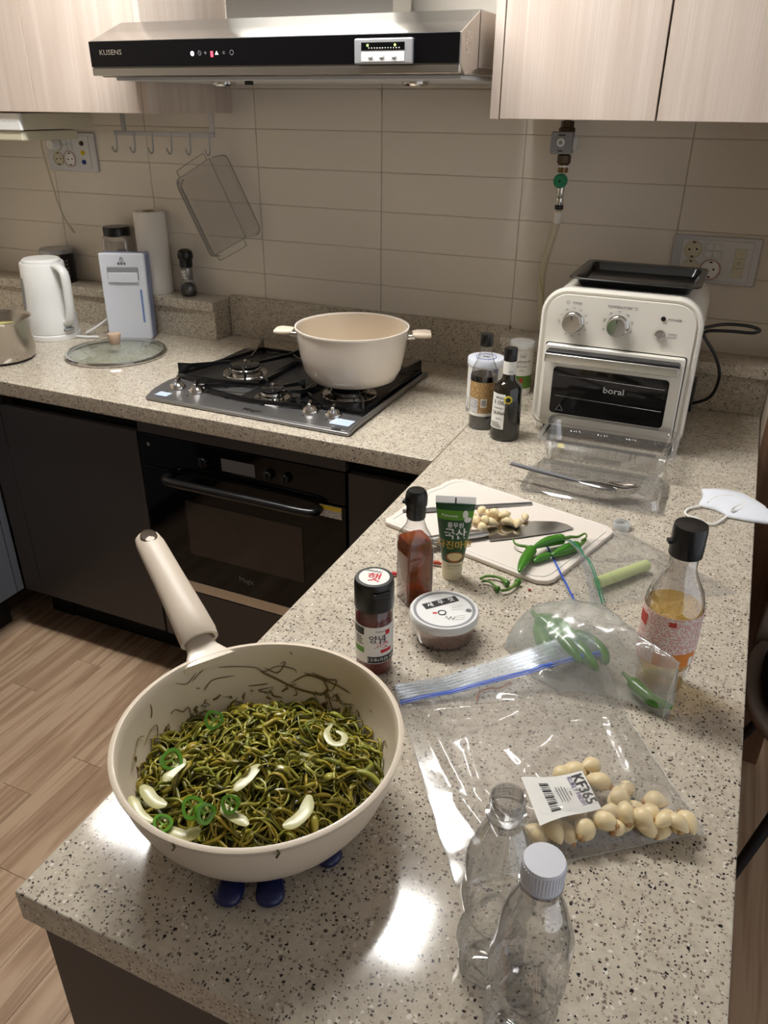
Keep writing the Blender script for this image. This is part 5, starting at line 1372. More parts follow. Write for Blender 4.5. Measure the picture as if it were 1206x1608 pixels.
# ================================================================== NEXT TO THE TOASTER OVEN
# olive oil
va = cam_angle(.099, -.490)
t = thing('olive_oil_bottle', 'dark olive oil bottle with white label and black cap in front', 'bottle', (.099, -.490, 0))
lathe('glass', [(.0001, .0006), (.030, .0006), (.0330, .004), (.0335, .010), (.0325, .075), (.0312, .118), (.0285, .126), (.020, .132), (.0150, .139), (.0138, .150), (.0138, .190)], 'green_brown', t, 56)
lathe('cap', [(.0140, .178), (.0146, .180), (.0146, .204), (.0138, .2065), (.0001, .2068)], 'black_plastic', t, 36)
lathe('neck_label', [(.0141, .150), (.0144, .150), (.0144, .1785), (.0141, .1785)], 'label_white', t, 36, False, False)
wrap_text('Fina', .0065, 'grey_ink', t, .0147, va + .25, .157)
patch('label', .0337, va - 1.25, va - .12, .030, .110, 'label_white', t, 14, .0320)
wrap_text('VIRGIN', .0070, 'dark_ink', t, .0328, va - .52, .101, .01)
wrap_text('E OIL', .0120, 'dark_ink', t, .0332, va - .52, .0905, .01)
wrap_text('HARVEST', .0062, 'dark_ink', t, .0335, va - .55, .0775)
wrap_text('QUNA', .0105, 'dark_ink', t, .0338, va - .55, .0665, .01)
wrap_text('500ML', .0052, 'dark_ink', t, .0340, va - .50, .0535)
for q in range(3): patch('print', .0342, va - 1.1, va - .25 - .1 * q, .034 + q * .0045, .0355 + q * .0045, 'grey_ink', t, 6)
sl_ = lathe('yellow_seal', [(.0001, .0012), (.0085, .0010), (.0092, .0)], 'seal_yellow', t, 28, True, False, (.0318 * math.cos(va + .08), .0318 * math.sin(va + .08), .0985))
sl_.rotation_euler = (PI / 2, 0, va + .08 + PI / 2)
lathe('seal_centre', [(.0001, .0014), (.0055, .0013)], 'dark_ink', sl_, 20, True, False)
# soy sauce
va = cam_angle(.030, -.446)
t = thing('soy_sauce_bottle', 'glass bottle of dark soy sauce with kraft paper label', 'bottle', (.030, -.446, 0))
prof = [(.0001, .0006), (.028, .0006), (.0305, .003), (.0308, .10), (.0300, .128), (.0270, .142), (.0200, .158), (.0150, .172), (.0128, .182), (.0124, .196)]
glass_lathe('glass', prof, 'glass_clear', t, 56)
lathe('soy_sauce', [(.0001, .002), (.0275, .002), (.0297, .004), (.0300, .10), (.0292, .1265), (.0001, .1268)], 'soy_liquid', t, 48)
lathe('cap', [(.0138, .192), (.0148, .194), (.0148, .2155), (.0140, .2185), (.0001, .219)], 'black_plastic', t, 36)
patch('label', .0310, va - 1.3, va + .95, .034, .114, 'print_kraft', t, 22)
patch('label_table', .0313, va - 1.15, va - .35, .042, .075, 'print_grey', t, 10)
patch('label_barcode', .0313, va - .15, va + .30, .056, .076, 'label_white', t, 8)
for q in range(7): patch('barcode_line', .0315, va - .10 + q * .05, va - .08 + q * .05 + .012 * (q % 2), .059, .0735, 'dark_ink', t, 1)
patch('label_foot', .0314, va - 1.3, va + .95, .034, .041, 'label_white', t, 18)
# blue and white salt canister
va = cam_angle(.0, -.338)
t = thing('salt_canister', 'white canister with blue print and round white lid behind the soy sauce', 'canister', (.0, -.338, 0))
lathe('body', [(.0001, .0006), (.0425, .0006), (.0425, .118)], 'label_white', t, 52)
ld = lathe('lid', [(.0430, .116), (.0446, .118), (.0446, .131), (.0430, .1335), (.0001, .1335)], 'cool_white_plastic', t, 52)
tube('lid_ring_print', [(p[0], p[1] * 1.0, .1338) for p in arc(.024, 0, 0, 2 * PI, 36)[:-1]], .0008, 'blue_ink', ld, 5, closed=True)
tube('lid_scribble', [(-.008 + .0022 * i, .005 * math.sin(i * 2.1), .1338) for i in range(8)], .0008, 'dark_ink', ld, 4)
wrap_text('BS', .020, 'blue_ink', t, .0428, va - .72, .050, .02)
wrap_text('ㅈ', .020, 'dark_ink', t, .0428, va - .62, .090, .01)
tube('oval_print', [((.0427) * math.cos(va - .62 + .30 * math.cos(q)), .0427 * math.sin(va - .62 + .30 * math.cos(q)), .090 + .020 * math.sin(q)) for q in [2 * PI * i / 30 for i in range(30)]], .0006, 'blue_ink', t, 5, closed=True)
patch('print', .0427, va - 1.3, va - .2, .010, .038, 'print_dark', t, 12)
patch('grey_band', .0427, va - 1.6, va + 1.6, .001, .009, 'grey_plastic', t, 20)
box('hang_tag', (.0, -.0440, .085), (.012, -.0435, .115), 'blue_ink', t, rot=(0, 0, va + PI / 2 + .45))
# sel canister
va = cam_angle(.043, -.168)
t = thing('salt_canister', 'slim white canister with flower band printed with French salt name', 'canister', (.043, -.168, 0))
lathe('body', [(.0001, .0006), (.0305, .0006), (.0305, .124)], 'label_white', t, 44)
lathe('lid', [(.0310, .118), (.0322, .120), (.0322, .133), (.0305, .136), (.0001, .1362)], 'white_plastic', t, 44)
patch('flower_band', .0307, va - 1.4, va + 1.4, .018, .052, 'pepper_stem', t, 18)
patch('flower_spot', .0310, va + .02, va + .30, .034, .046, 'dried_red', t, 5)
patch('flower_spot', .0310, va - .55, va - .30, .030, .044, 'tube_bowl', t, 5)
wrap_text('Sel', .0130, 'grey_ink', t, .0309, va + .15, .104)
wrap_text('Guérande', .0125, 'grey_ink', t, .0309, va + .15, .090)
wrap_text('NATUREL', .0072, 'grey_ink', t, .0309, va + .12, .0765)
wrap_text('250g', .0062, 'grey_ink', t, .0309, va + .12, .066)

# clear clamshell box
t = thing('clamshell_box', 'open clear plastic clamshell box before the toaster oven with spoons on it', 'box', (.333, -.522, 0), .01)
def cl_ring(w, d, z, r=.018): return rring(w, d, r, z, 5)
link('tub_wall', finish(bm_rings([cl_ring(.215, .090, .002), cl_ring(.236, .112, .006), cl_ring(.256, .138, .050), cl_ring(.262, .144, .053), cl_ring(.278, .162, .053), cl_ring(.278, .162, .056), cl_ring(.260, .141, .0565)], False, False), 'tub_wall', ang=30), 'tub_clear', t)
bm = bmesh.new(); nx, ny = 34, 13; g_ = []
for i in range(nx + 1):
    g_.append([bm.verts.new((-.104 + .208 * i / nx, -.043 + .086 * j / ny, .0022 + (.0022 if (i + j) % 2 else 0))) for j in range(ny + 1)])
for i in range(nx):
    for j in range(ny): bm.faces.new((g_[i][j], g_[i + 1][j], g_[i + 1][j + 1], g_[i][j + 1]))
link('pressed_bottom', finish(bm, 'pressed_bottom', smooth=False), 'tub_clear', t)
for k in range(4):
    for q in range(4):
        lathe('stud', [(.0028, 0), (.0022, .0015), (.0001, .002)], 'tub_clear', t, 10, False, True, (-.09 + k * .06 + q * .0065, .0610, .030), (-1.25, 0, 0))
box('paper_sticker', (-.038, -.062, .016), (.038, -.0612, .026), 'tub_clear', t)
link('hinged_lid', finish(bm_rings([cl_ring(.272, .155, .0008), cl_ring(.272, .155, .004), cl_ring(.254, .136, .005), cl_ring(.244, .122, .020), cl_ring(.22, .10, .023), cl_ring(.05, .03, .0235, .01)], False, True), 'hinged_lid', ang=30), 'tub_clear', t, (.004, -.152, 0))
t = thing('food_scrap', 'small yellow scrap inside the clear tub half', 'scrap', (.235, -.520, .0075))
rows = []
lathe('scrap', [(.0001, .0), (.007, .001), (.009, .005), (.006, .010), (.0001, .012)], 'yellow_bit', t, 9)
# spoons on the lid
SZ = .0245
p0, p1 = [(0.1740, -0.7050, 0.0340), (0.3850, -0.7320, 0.0340)]
t = thing('serving_spoon', 'dark grey silicone-handled spoon resting on the clear lid', 'spoon', (p0[0], p0[1], SZ))
v_ = Vector((p1[0] - p0[0], p1[1] - p0[1], 0))
tube('handle', [Vector((0, 0, .010)), v_ * .2 + Vector((0, 0, .0085)), v_ * .55 + Vector((0, 0, .0065)), v_ * .68 + Vector((0, 0, .006))], [.004, .0048, .0038, .0032], 'grey_ink', t, 10)
tube('bowl', [v_ * .66 + Vector((0, 0, .006)), v_ * .74 + Vector((0, 0, .0065)), v_ * .86 + Vector((0, 0, .007)), v_ * .96 + Vector((0, 0, .006)), v_ * 1.0 + Vector((0, 0, .005))], [.003, .009, .0125, .009, .002], 'steel_dark', t, 12, flat=.35)
p0, p1 = [(0.2150, -0.7440, 0.0320), (0.4190, -0.7030, 0.0320)]
t = thing('table_spoon', 'shiny steel table spoon lying under the grey spoon', 'spoon', (p0[0], p0[1], SZ))
v_ = Vector((p1[0] - p0[0], p1[1] - p0[1], 0))
tube('handle', [Vector((0, 0, .004)), v_ * .35 + Vector((0, 0, .004)), v_ * .74 + Vector((0, 0, .006))], [.0045, .0032, .0026], 'steel_polished', t, 10, flat=.5)
rows = []
for i in range(9):
    u = i / 8; c_ = v_ * (.73 + .27 * u); w_ = .0165 * math.sin(PI * (.06 + .90 * u)) ** .8; side = Vector((-v_.y, v_.x, 0)).normalized()
    rows.append([c_ + side * w_ * math.sin(a) + Vector((0, 0, .0075 - .0055 * (1 - math.sin(a) ** 2) * math.sin(PI * u))) for a in [-PI / 2 + PI * k / 8 for k in range(9)]])
bw = link('bowl', finish(bm_rings(rows, False, False, closed=False), 'bowl', ang=60), 'steel_polished', t)
so = bw.modifiers.new('thick', 'SOLIDIFY'); so.thickness = .0012

# mask
mk = [(0.5320, -0.6010), (0.5360, -0.6230), (0.5360, -0.6450), (0.5320, -0.6700), (0.5380, -0.6770), (0.5580, -0.6790), (0.5730, -0.6870), (0.5850, -0.7020), (0.6230, -0.7020), (0.6520, -0.6990), (0.6730, -0.6810), (0.6520, -0.6400), (0.6360, -0.6200), (0.6060, -0.5920), (0.5760, -0.5880), (0.5490, -0.5930)]
mc = (sum(p[0] for p in mk) / len(mk), sum(p[1] for p in mk) / len(mk))
t = thing('face_mask', 'folded white face mask hanging over the right worktop edge', 'mask', (mc[0], mc[1], 0))
rows = []
for f, z in ((.97, .001), (1.0, .003), (1.0, .0055), (.93, .0085), (.7, .0115), (.4, .0128), (.1, .013)):
    rows.append([((p[0] - mc[0]) * f, (p[1] - mc[1]) * f, z) for p in mk])
link('mask_body', finish(bm_rings(rows), 'mask_body', ang=60), 'mask_white', t)
lp = [(0.5380, -0.6740, 0.0060), (0.5250, -0.6880, 0.0060), (0.5150, -0.7010, 0.0060), (0.5120, -0.7170, 0.0060), (0.5180, -0.7290, 0.0060), (0.5320, -0.7320, 0.0060), (0.5470, -0.7440, 0.0060), (0.5630, -0.7430, 0.0060), (0.5760, -0.7200, 0.0060), (0.5830, -0.7000, 0.0060)]
tube('ear_loop', spline([(p[0] - mc[0], p[1] - mc[1], .004) for p in lp], 6), .0022, 'mask_loop', t, 8)
lp = [(0.5470, -0.6710, 0.0140), (0.5550, -0.6500, 0.0140), (0.5650, -0.6350, 0.0140), (0.5820, -0.6250, 0.0140), (0.5970, -0.6250, 0.0140), (0.6080, -0.6370, 0.0140), (0.6110, -0.6500, 0.0140), (0.6050, -0.6730, 0.0140), (0.5910, -0.6930, 0.0140), (0.5890, -0.6860, 0.0140), (0.5980, -0.6650, 0.0140), (0.6090, -0.6510, 0.0140)]
tube('folded_loop', spline([(p[0] - mc[0], p[1] - mc[1], .0135 - .003 * (abs(p[0] - mc[0]) / .04)) for p in lp], 6), .0016, 'mask_loop', t, 8)
tube('nose_seam', [((p[0] - mc[0]) * .93, (p[1] - mc[1]) * .93, .0095) for p in (mk[15], mk[14], mk[13], mk[12], mk[11])], .0007, 'mask_loop', t, 5)

# ================================================================== ZIP BAGS
def ridged(x, y, s, seed): 
    v = noise.noise(Vector((x * s, y * s, seed)))
    return (1 - abs(v) * 2.2)
def film_sheet(name, fn, nu, nv, m, parent):
    bm = bm_rings([[fn(i / nu, j / nv) for i in range(nu + 1)] for j in range(nv + 1)], False, False, closed=False)
    return link(name, finish(bm, name, ang=80), m, parent)
def bilerp(c, u, v):
    a = Vector(c[0]) * (1 - u) + Vector(c[1]) * u; b_ = Vector(c[3]) * (1 - u) + Vector(c[2]) * u
    return a * (1 - v) + b_ * v
# large bag with garlic: corners zip-left, zip-right, bottom-right, bottom-left
CC = [(.213, -1.384, .003), (.428, -1.222, .046), (.600, -1.462, .003), (.384, -1.628, .003)]
t = thing('garlic_bag', 'large clear zip bag of peeled garlic with blue zip', 'bag', (.41, -1.42, 0))
o3 = Vector((.41, -1.42, 0))
gar_c = Vector((.508, -1.497, 0))
CREASE = [(.30, .26, .15, .26, .035, .009), (.36, .33, -.2, .22, .03, -.006), (.70, .34, .5, .3, .04, .007), (.12, .50, 1.45, .40, .035, .007), (.22, .60, 1.6, .30, .03, .006), (.93, .45, 1.5, .42, .03, .007), (.86, .62, 1.7, .25, .03, .006), (.5, .45, .1, .4, .05, .005), (.60, .52, -.5, .3, .04, .005), (.30, .80, .9, .25, .03, .006), (.45, .62, 1.2, .2, .03, .004), (.15, .82, 1.3, .2, .025, .006), (.75, .20, 1.0, .16, .03, .005)]
def bag_top(u, v):
    p = bilerp(CC, u, v)
    x, y = p.x, p.y
    edge = min(1, min(u, 1 - u) * 9) * min(1, (1 - v) * 9) * (1 if v > .14 else max(0, v - .0) * 4 + .2)
    q = Vector((x - gar_c.x, y - gar_c.y, 0)); ax = Vector((.86, .51, 0)); along = q.dot(ax); acr = q.dot(Vector((-.51, .86, 0)))
    bul = .027 * math.exp(-(along / .105) ** 4 - (acr / .042) ** 4)
    lift = CC[1][2] * max(0, u - .25) / .75 * max(0, 1 - v * 2.4)
    wr = .0035 * noise.noise(Vector((x * 9, y * 9, 4))) + .0012 * noise.noise(Vector((x * 26, y * 26, 2)))
    for cu, cv, ca, cl, cw, ch in CREASE:
        du, dv = u - cu, v - cv
        al = du * math.cos(ca) + dv * math.sin(ca); ac = -du * math.sin(ca) + dv * math.cos(ca) + .12 * al * al
        if abs(al) < cl: wr += ch * (1 - (al / cl) ** 2) * max(0, 1 - abs(ac) / cw)
    z = .003 + lift + edge * (.0065 + wr + bul)
    wx = .004 * noise.noise(Vector((v * 7, 2, 1))) * (1 if u in (0, 1) else 0)
    return (x + wx - o3.x, y - o3.y, max(.0022, z))
def bag_bot(u, v):
    p = bilerp(CC, u, v); lift = CC[1][2] * max(0, u - .25) / .75 * max(0, 1 - v * 2.4)
    return (p.x - o3.x, p.y - o3.y, .0014 + lift * .97)
film_sheet('top_film', bag_top, 110, 110, 'bag_film', t)
film_sheet('bottom_film', bag_bot, 20, 20, 'bag_film', t)
def zipline(name, v, m, r, parent, dz=.0006, fn=bag_top, n=40, flat=.5): 
    return tube(name, [Vector(fn(i / n, v)) + Vector((0, 0, dz)) for i in range(n + 1)], r, m, parent, 6, flat=flat)
zipline('zip_track', .118, 'zip_blue', .0020, t); zipline('zip_track', .132, 'zip_blue', .0011, t)
for v in (.02, .04, .06, .08, .10): zipline('zip_ridge', v, 'zip_film', .0010, t)
film_sheet('zip_band', lambda u, v: tuple(Vector(bag_top(u, v * .12)) + Vector((0, 0, .0004))), 40, 6, 'zip_film', t)
for u in (0.0, 1.0): tube('side_seam', [Vector(bag_top(u, i / 40)) for i in range(41)], .0007, 'bag_film_milky', t, 5)
tube('bottom_seam', [Vector(bag_top(i / 40, 1.0)) for i in range(41)], .0007, 'bag_film_milky', t, 5)
# printed label in the bag
LB = [(0.4110, -1.5010, 0.0340), (0.4690, -1.4640, 0.0340), (0.4970, -1.5030, 0.0340), (0.4450, -1.5530, 0.0340)]
def lab(u, v, dz=0.0):
    p = bilerp([LB[3], LB[2], LB[1], LB[0]], u, v)
    return (p.x - o3.x, p.y - o3.y, .0335 + .0025 * math.sin(u * 5 + v * 2) + dz)
lbo = film_sheet('price_label', lambda u, v: lab(u, v), 16, 12, 'label_white', t)
def lab_text(body, size, m, u0, v0, rot, bold=0.0):
    me = text_mesh(body, size, bold)
    e1 = Vector(lab(1, .5)) - Vector(lab(0, .5)); e2 = Vector(lab(.5, 1)) - Vector(lab(.5, 0)); l1, l2 = e1.length, e2.length
    for v in me.vertices:
        x = v.co.x * math.cos(rot) - v.co.y * math.sin(rot); y = v.co.x * math.sin(rot) + v.co.y * math.cos(rot)
        v.co = lab(u0 + x / l1, v0 + y / l2, .0006)
    return link('lettering', me, m, lbo)
lab_text('KF365', .0165, 'dark_ink', .885, .56, -PI / 2 + .06, .02)
lab_text('KURLY FRESH', .0068, 'purple_ink', .765, .55, -PI / 2 + .06, .01)
for q, (u_, w_, m_) in enumerate(((.66, .12, 'dark_ink'), (.60, .34, 'grey_ink'), (.555, .40, 'grey_ink'), (.51, .36, 'grey_ink'), (.465, .38, 'grey_ink'))):
    film_sheet('print_line', (lambda u_, w_: lambda u, v: lab(u_ + .016 * u, .52 - w_ / 2 + w_ * v, .0006))(u_, w_), 1, 6, m_, lbo)
for q in range(14):
    y0_ = .16 + q * .05
    film_sheet('barcode_bar', (lambda y0_, w_: lambda u, v: lab(.235 + .15 * u, y0_ + w_ * v, .0006))(y0_, .014 + .014 * (q % 3 == 0)), 3, 1, 'dark_ink', lbo)
for u_, w_ in ((.15, .7), (.08, .6)): film_sheet('print_line', (lambda u_, w_: lambda u, v: lab(u_ + .022 * u, .5 - w_ / 2 + w_ * v, .0006))(u_, w_), 1, 8, 'print_dark', lbo)
# garlic inside
gl = 'peeled garlic clove inside the large clear zip bag'
gpx = '545.0,0'
cl_px = [(0.4410, -1.5460, 0.0160), (0.4570, -1.5420, 0.0160), (0.4710, -1.5320, 0.0160), (0.4870, -1.5240, 0.0160), (0.4540, -1.5300, 0.0160), (0.5010, -1.5120, 0.0160), (0.5170, -1.5060, 0.0160), (0.4750, -1.5130, 0.0160), (0.4920, -1.5000, 0.0160), (0.5060, -1.4900, 0.0160), (0.5260, -1.4940, 0.0160), (0.5410, -1.4960, 0.0160), (0.5570, -1.4920, 0.0160), (0.5740, -1.4790, 0.0160), (0.5620, -1.4700, 0.0160), (0.5450, -1.4760, 0.0160), (0.5280, -1.4730, 0.0160), (0.5090, -1.4720, 0.0160), (0.5150, -1.4520, 0.0160), (0.5480, -1.4580, 0.0160), (0.4580, -1.4470, 0.0160), (0.4740, -1.4350, 0.0160), (0.4490, -1.4590, 0.0160), (0.4870, -1.4550, 0.0160), (0.5800, -1.4690, 0.0160)]
for i, p in enumerate(cl_px): clove(p[0], p[1], .0135 + .004 * (i % 2), rng.uniform(.95, 1.2), gl, 'garlic cloves in the zip bag')
for p in [(0.5380, -1.4940, 0.0280), (0.5570, -1.4870, 0.0280), (0.5210, -1.4910, 0.0280), (0.5020, -1.5110, 0.0280), (0.5710, -1.4850, 0.0280), (0.5120, -1.4750, 0.0280)]: clove(p[0], p[1], .0245, rng.uniform(.9, 1.1), gl, 'garlic cloves in the zip bag')
# scrap of copper twist inside
tw = [(0.3210, -1.3700, 0.0060), (0.3190, -1.3540, 0.0060), (0.3280, -1.3400, 0.0060), (0.3410, -1.3330, 0.0060), (0.3500, -1.3160, 0.0060)]
t = thing('twist_tie', 'thin copper coloured twist lying under the large zip bag film', 'twist tie', (tw[0][0], tw[0][1], 0))
tube('twist', spline([(p[0] - tw[0][0], p[1] - tw[0][1], .0030) for p in tw], 6), .0010, 'twist_orange', t, 6)

# puffed milky bag with peppers
t = thing('pepper_bag', 'puffed milky zip bag holding whole green chillies', 'bag', (.43, -1.20, 0))
ob = Vector((.43, -1.20, 0))
ax0, axm, ax1 = Vector((.322, -1.222, 0)), Vector((.435, -1.232, 0)), Vector((.541, -1.300, 0))
def bag_b(u, a):
    c = ax0 * (1 - u) ** 2 + axm * 2 * u * (1 - u) + ax1 * u * u
    d = ((axm - ax0) * (1 - u) + (ax1 - axm) * u).normalized(); s_ = Vector((-d.y, d.x, 0))
    w = (.050 + .030 * math.sin(PI * min(1, u * 1.25))) * (1 - .93 * max(0, (u - .5) / .5) ** .9)
    h = .020 + .050 * math.sin(PI / 2 * min(1, u * 2.2)) + .012 * u
    if u < .06: h *= (.35 + u * 11)
    x = math.cos(a); y = math.sin(a)
    zz = .0015 + h * (max(0, y) ** .85 if y > 0 else 0)
    wr = .0045 * ridged(u * 2.4, a * .8, 2.6, 2.2) + .003 * noise.noise(Vector((u * 14, a * 4, 7)))
    rad = 1 if y <= 0 else (1 - .18 * y)
    c = c + s_ * (.022 * (1 - u) + .004)
    p = c + s_ * (w * x * rad + wr * x) + Vector((0, 0, (zz + wr * max(0, y)))) + d * .004 * noise.noise(Vector((u * 9, a * 2, 3)))
    return (p.x - ob.x, p.y - ob.y, max(.0016, p.z))
rows = [[bag_b(i / 60, 2 * PI * j / 56) for j in range(56)] for i in range(61)]
link('bag_film', finish(bm_rings(rows, True, True), 'bag_film', ang=80), 'bag_film_milky', t)
tube('end_seam', [Vector(rows[-1][j]) for j in range(28, 0, -1)], .0008, 'bag_film_milky', t, 5)
for k in range(3):
    tube('zip_ridge', [Vector(rows[1 + k][j]) + Vector((0, 0, .0004)) for j in range(1, 28)], .0009, 'bag_film_milky', t, 5)
Gc = 'green chillies in the milky bag'
chilli('green chilli in the milky bag with its stem at the back left', [(0.3570, -1.2060, 0.0340), (0.3810, -1.2250, 0.0340), (0.4060, -1.2520, 0.0340), (0.4300, -1.2780, 0.0340)], .0125, [(0.3490, -1.1970, 0.0320), (0.3430, -1.1890, 0.0320)], Gc, .0)
chilli('green chilli in the milky bag nearest the bag front', [(0.3790, -1.2000, 0.0300), (0.4080, -1.2300, 0.0300), (0.4310, -1.2570, 0.0300), (0.4520, -1.2790, 0.0300)], .0125, [(0.3710, -1.1870, 0.0280), (0.3640, -1.1830, 0.0280)], Gc)
chilli('green chilli in the milky bag lying rightmost of the pile', [(0.4080, -1.2190, 0.0280), (0.4310, -1.2240, 0.0280), (0.4510, -1.2420, 0.0280), (0.4590, -1.2590, 0.0280)], .0120, [(0.3990, -1.2160, 0.0260), (0.3910, -1.2110, 0.0260)], Gc)
chilli('green chilli at the left side of the milky bag', [(0.3610, -1.2140, 0.0260), (0.3720, -1.2410, 0.0260), (0.3850, -1.2610, 0.0260), (0.4000, -1.2750, 0.0260)], .0115, [(0.3550, -1.1970, 0.0240), (0.3540, -1.1850, 0.0240)], Gc)
chilli('single green chilli with its tip poking out of the milky bag corner', [(0.4940, -1.2620, 0.0130), (0.5110, -1.2790, 0.0130), (0.5290, -1.2900, 0.0130), (0.5480, -1.2900, 0.0130)], .0090, [(0.4870, -1.2560, 0.0140), (0.4810, -1.2500, 0.0140)], Gc)

# third bag behind with a piece of green onion
t = thing('onion_bag', 'flat clear zip bag with blue and green zip holding a green onion', 'bag', (.44, -.97, 0))
oa = Vector((.44, -.97, 0))
CA = [(.300, -.945, .012), (.385, -1.110, .010), (.612, -.962, .002), (.420, -.832, .002)]
def baga(u, v, up):
    p = bilerp(CA, u, v); x, y = p.x, p.y
    edge = min(1, min(u, 1 - u) * 7) * min(1, (1 - v) * 8)
    op = max(0, 1 - v * 3.0) * math.sin(PI * min(1, max(0, u)))
    wr = .0042 * max(0, ridged(x, y, 17, 5.5)) ** 3 + .002 * noise.noise(Vector((x * 50, y * 50, 9)))
    gx = math.exp(-((x - .441) * .57 + (y + .992) * -.82) ** 2 / .0005 - (((x - .441) * .82 + (y + .992) * .57) / .075) ** 4)
    if up: z = p.z * (1 - v) + .002 + edge * (.006 + wr + .016 * gx) + .030 * op; x += .028 * max(0, 1 - v * 3)
    else: z = .0012 + max(0, .0085 * (1 - v * 2.2)) 
    return (x - oa.x, y - oa.y, max(.0012, z))
film_sheet('top_film', lambda u, v: baga(u, v, True), 70, 70, 'bag_film', t)
film_sheet('bottom_film', lambda u, v: baga(u, v, False), 20, 20, 'bag_film', t)
zipline('zip_track', .10, 'zip_green', .0012, t, fn=lambda u, v: baga(u, v, True)); zipline('zip_track', .125, 'zip_green', .0008, t, fn=lambda u, v: baga(u, v, True))
zipline('zip_track', .02, 'zip_blue', .0016, t, .001, fn=lambda u, v: baga(u, v, False))
film_sheet('zip_band', lambda u, v: tuple(Vector(baga(u, v * .09, True)) + Vector((0, 0, .0004))), 30, 4, 'zip_film', t)
for u in (0.0, 1.0): tube('side_seam', [Vector(baga(u, i / 30, True)) for i in range(31)], .0006, 'bag_film_milky', t, 5)
og = [(0.4100, -1.0430, 0.0140), (0.4730, -0.9550, 0.0140)]
t = thing('green_onion', 'pale green onion stalk inside the clear bag behind the vinegar', 'green onion', (og[0][0], og[0][1], .0125))
v_ = Vector(og[1]) - Vector(og[0])
tube('stalk', [v_ * q for q in (0, .3, .7, 1)], [.0098, .0096, .0090, .0092], 'green_onion_pale', t, 16)
tube('cut_core', [v_ * -.004, v_ * .01], .0065, 'pepper_flesh', t, 12)
tube('inner_core', [v_ * .99, v_ * 1.004], .0060, 'pepper_flesh', t, 12)

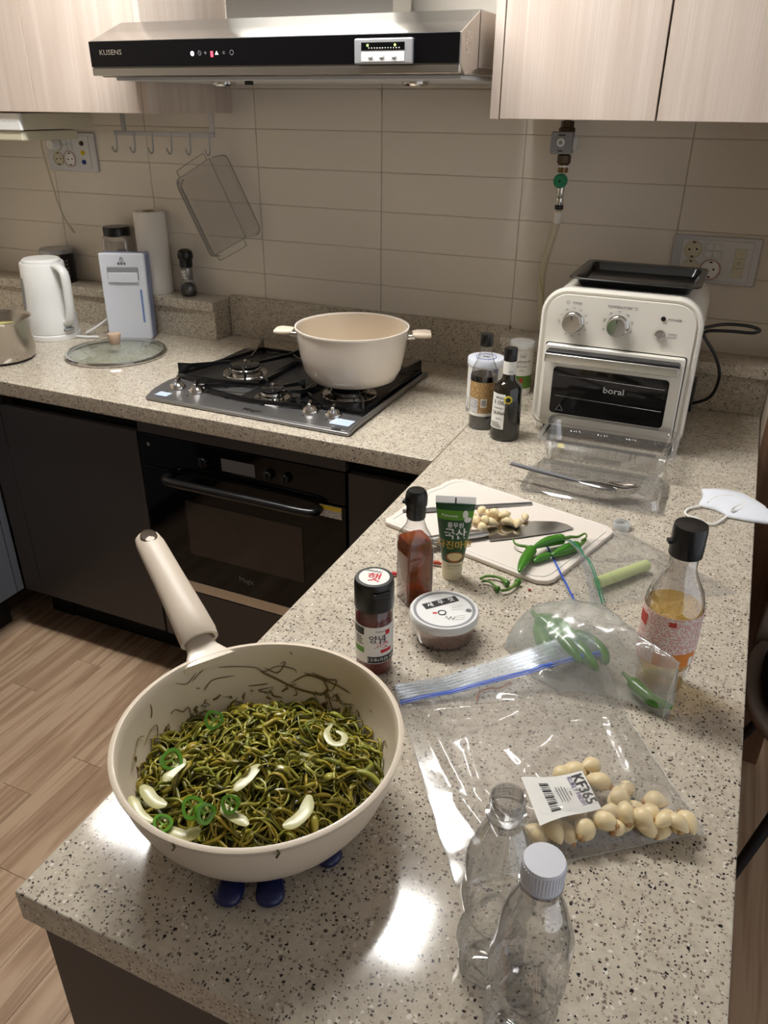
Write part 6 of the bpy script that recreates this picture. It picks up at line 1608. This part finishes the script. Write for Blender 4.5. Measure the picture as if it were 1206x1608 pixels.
# ================================================================== TWO EMPTY WATER BOTTLES
def water_bottle(label, x, y, rz, capped, squash):
    t = thing('water_bottle', label, 'bottle', (x, y, 0), rz)
    n = 60; rows = []
    prof = [(.0205, .0012), (.0255, .0022), (.0292, .008), (.0300, .016), (.0285, .024), (.0302, .032), (.0300, .046), (.0272, .058), (.0265, .068), (.0290, .080), (.0300, .092), (.0300, .110), (.0292, .126), (.0262, .144), (.0215, .160), (.0165, .172), (.0138, .178), (.0134, .186), (.0158, .187), (.0158, .189), (.0130, .190), (.0127, .206)]
    f = []
    for (r0_, z0), (r1_, z1) in zip(prof, prof[1:]):
        for k in range(4): f.append((r0_ + (r1_ - r0_) * k / 4, z0 + (z1 - z0) * k / 4))
    f.append(prof[-1])
    for r_, z in f:
        k = max(0, min(1, (.165 - z) / .03)) * max(0, min(1, z / .01))
        row = []
        for j in range(n):
            a = 2 * PI * j / n; tw_ = z * 24 * (1 if z < .075 else 0)
            fac = 1 + k * (-.10 * abs(math.sin(2.5 * (a + tw_))) * (1 if z < .08 else .12)) + k * squash * .13 * noise.noise(Vector((math.cos(a) * 1.6, math.sin(a) * 1.6, z * 32 + x * 90)))
            fac -= k * .10 * math.exp(-((z - .062) / .016) ** 2) * max(0, math.cos(a - 1.2)) ** 3 * squash
            row.append((r_ * fac * math.cos(a), r_ * fac * math.sin(a), z))
        rows.append(row)
    link('bottle_shell', finish(bm_rings(rows, False, False), 'bottle_shell', ang=16), 'pet_clear', t)
    bot = [[(r_ * math.cos(2 * PI * j / 40) * (1 - .16 * (1 if j % 8 < 3 else 0) * (r_ > .008)), r_ * math.sin(2 * PI * j / 40), z) for j in range(40)] for r_, z in ((.0285, .006), (.0215, .0012), (.012, .006), (.0001, .008))]
    link('base_star', finish(bm_rings(bot, False, False), 'base_star', ang=40), 'pet_clear', t)
    for z in (.193, .1965, .200):
        tube('screw_thread', [(.0136 * math.cos(q * .35), .0136 * math.sin(q * .35), z + q * .00008) for q in range(17)], .0007, 'pet_clear', t, 5)
    lathe('neck_lip', [(.0127, .2055), (.0132, .2062), (.0128, .2070), (.0118, .2066), (.0115, .1950)], 'pet_clear', t, 40, False, False)
    lathe('neck_ring', [(.0132, .1860), (.0160, .1868), (.0160, .1885), (.0132, .1893)], 'pet_clear', t, 40, False, False)
    if capped:
        c_ = lathe('screw_cap', [(.0148, .1900), (.0152, .1905), (.0150, .2080), (.0143, .2098), (.0001, .2100)], 'cap_white', t, 60)
        for q in range(40):
            a = 2 * PI * q / 40
            box('cap_rib', (-.0003, -.0004, .1915), (.0004, .0004, .2075), 'cap_white', c_, 0, 1, (.0151 * math.cos(a), .0151 * math.sin(a), 0), (0, 0, a))
        lathe('tamper_band', [(.0146, .1868), (.0152, .1870), (.0152, .1897), (.0146, .1899)], 'cap_white', t, 48, False, False)
    return t
water_bottle('empty clear water bottle closed with a white screw cap', .476, -1.735, .4, True, 1.0)
water_bottle('empty clear water bottle standing open without its cap', .437, -1.688, 1.7, False, .8)

# ================================================================== CHAIR BESIDE THE PENINSULA
t = thing('dining_chair', 'grey shell chair with black seat cushion right of the peninsula', 'chair', (.93, -.60, -H))
def sup(a, n_=2.7):
    c, s_ = math.cos(a), math.sin(a)
    return (math.copysign(abs(c) ** (2 / n_), c), math.copysign(abs(s_) ** (2 / n_), s_))
rows = []
for k in range(9):
    f = max(.001, k / 8)
    rows.append([(.23 * f * sup(2 * PI * j / 48)[0], .235 * f * sup(2 * PI * j / 48)[1], .430 + .035 * f ** 4) for j in range(48)])
sh = link('seat_shell', finish(bm_rings(rows, False, False), 'seat_shell'), 'chair_grey', t)
so = sh.modifiers.new('thick', 'SOLIDIFY'); so.thickness = .014
rows = []
for i in range(12):
    u = i / 11; w_ = .22 * (1 - .55 * u ** 2.5)
    rows.append([(w_ * (-1 + 2 * j / 16), .195 + .035 * u - .045 * (-1 + 2 * j / 16) ** 2, .445 + .36 * u) for j in range(17)])
bk = link('backrest', finish(bm_rings(rows, False, False, closed=False), 'backrest'), 'chair_grey', t)
so = bk.modifiers.new('thick', 'SOLIDIFY'); so.thickness = .012
prism('cushion', [(.205 * sup(2 * PI * k / 32)[0], .17 * sup(2 * PI * k / 32)[1]) for k in range(32)], .452, .510, 'fabric_black', t, .018, 3)
for sx, sy in ((-1, -1), (-1, 1), (1, -1), (1, 1)):
    tube('leg', [(.09 * sx, .14 * sy, .430), (.235 * sx, (.30 if sy < 0 else .20) * sy, .0005)], [.014, .009], 'cast_black', t, 10)
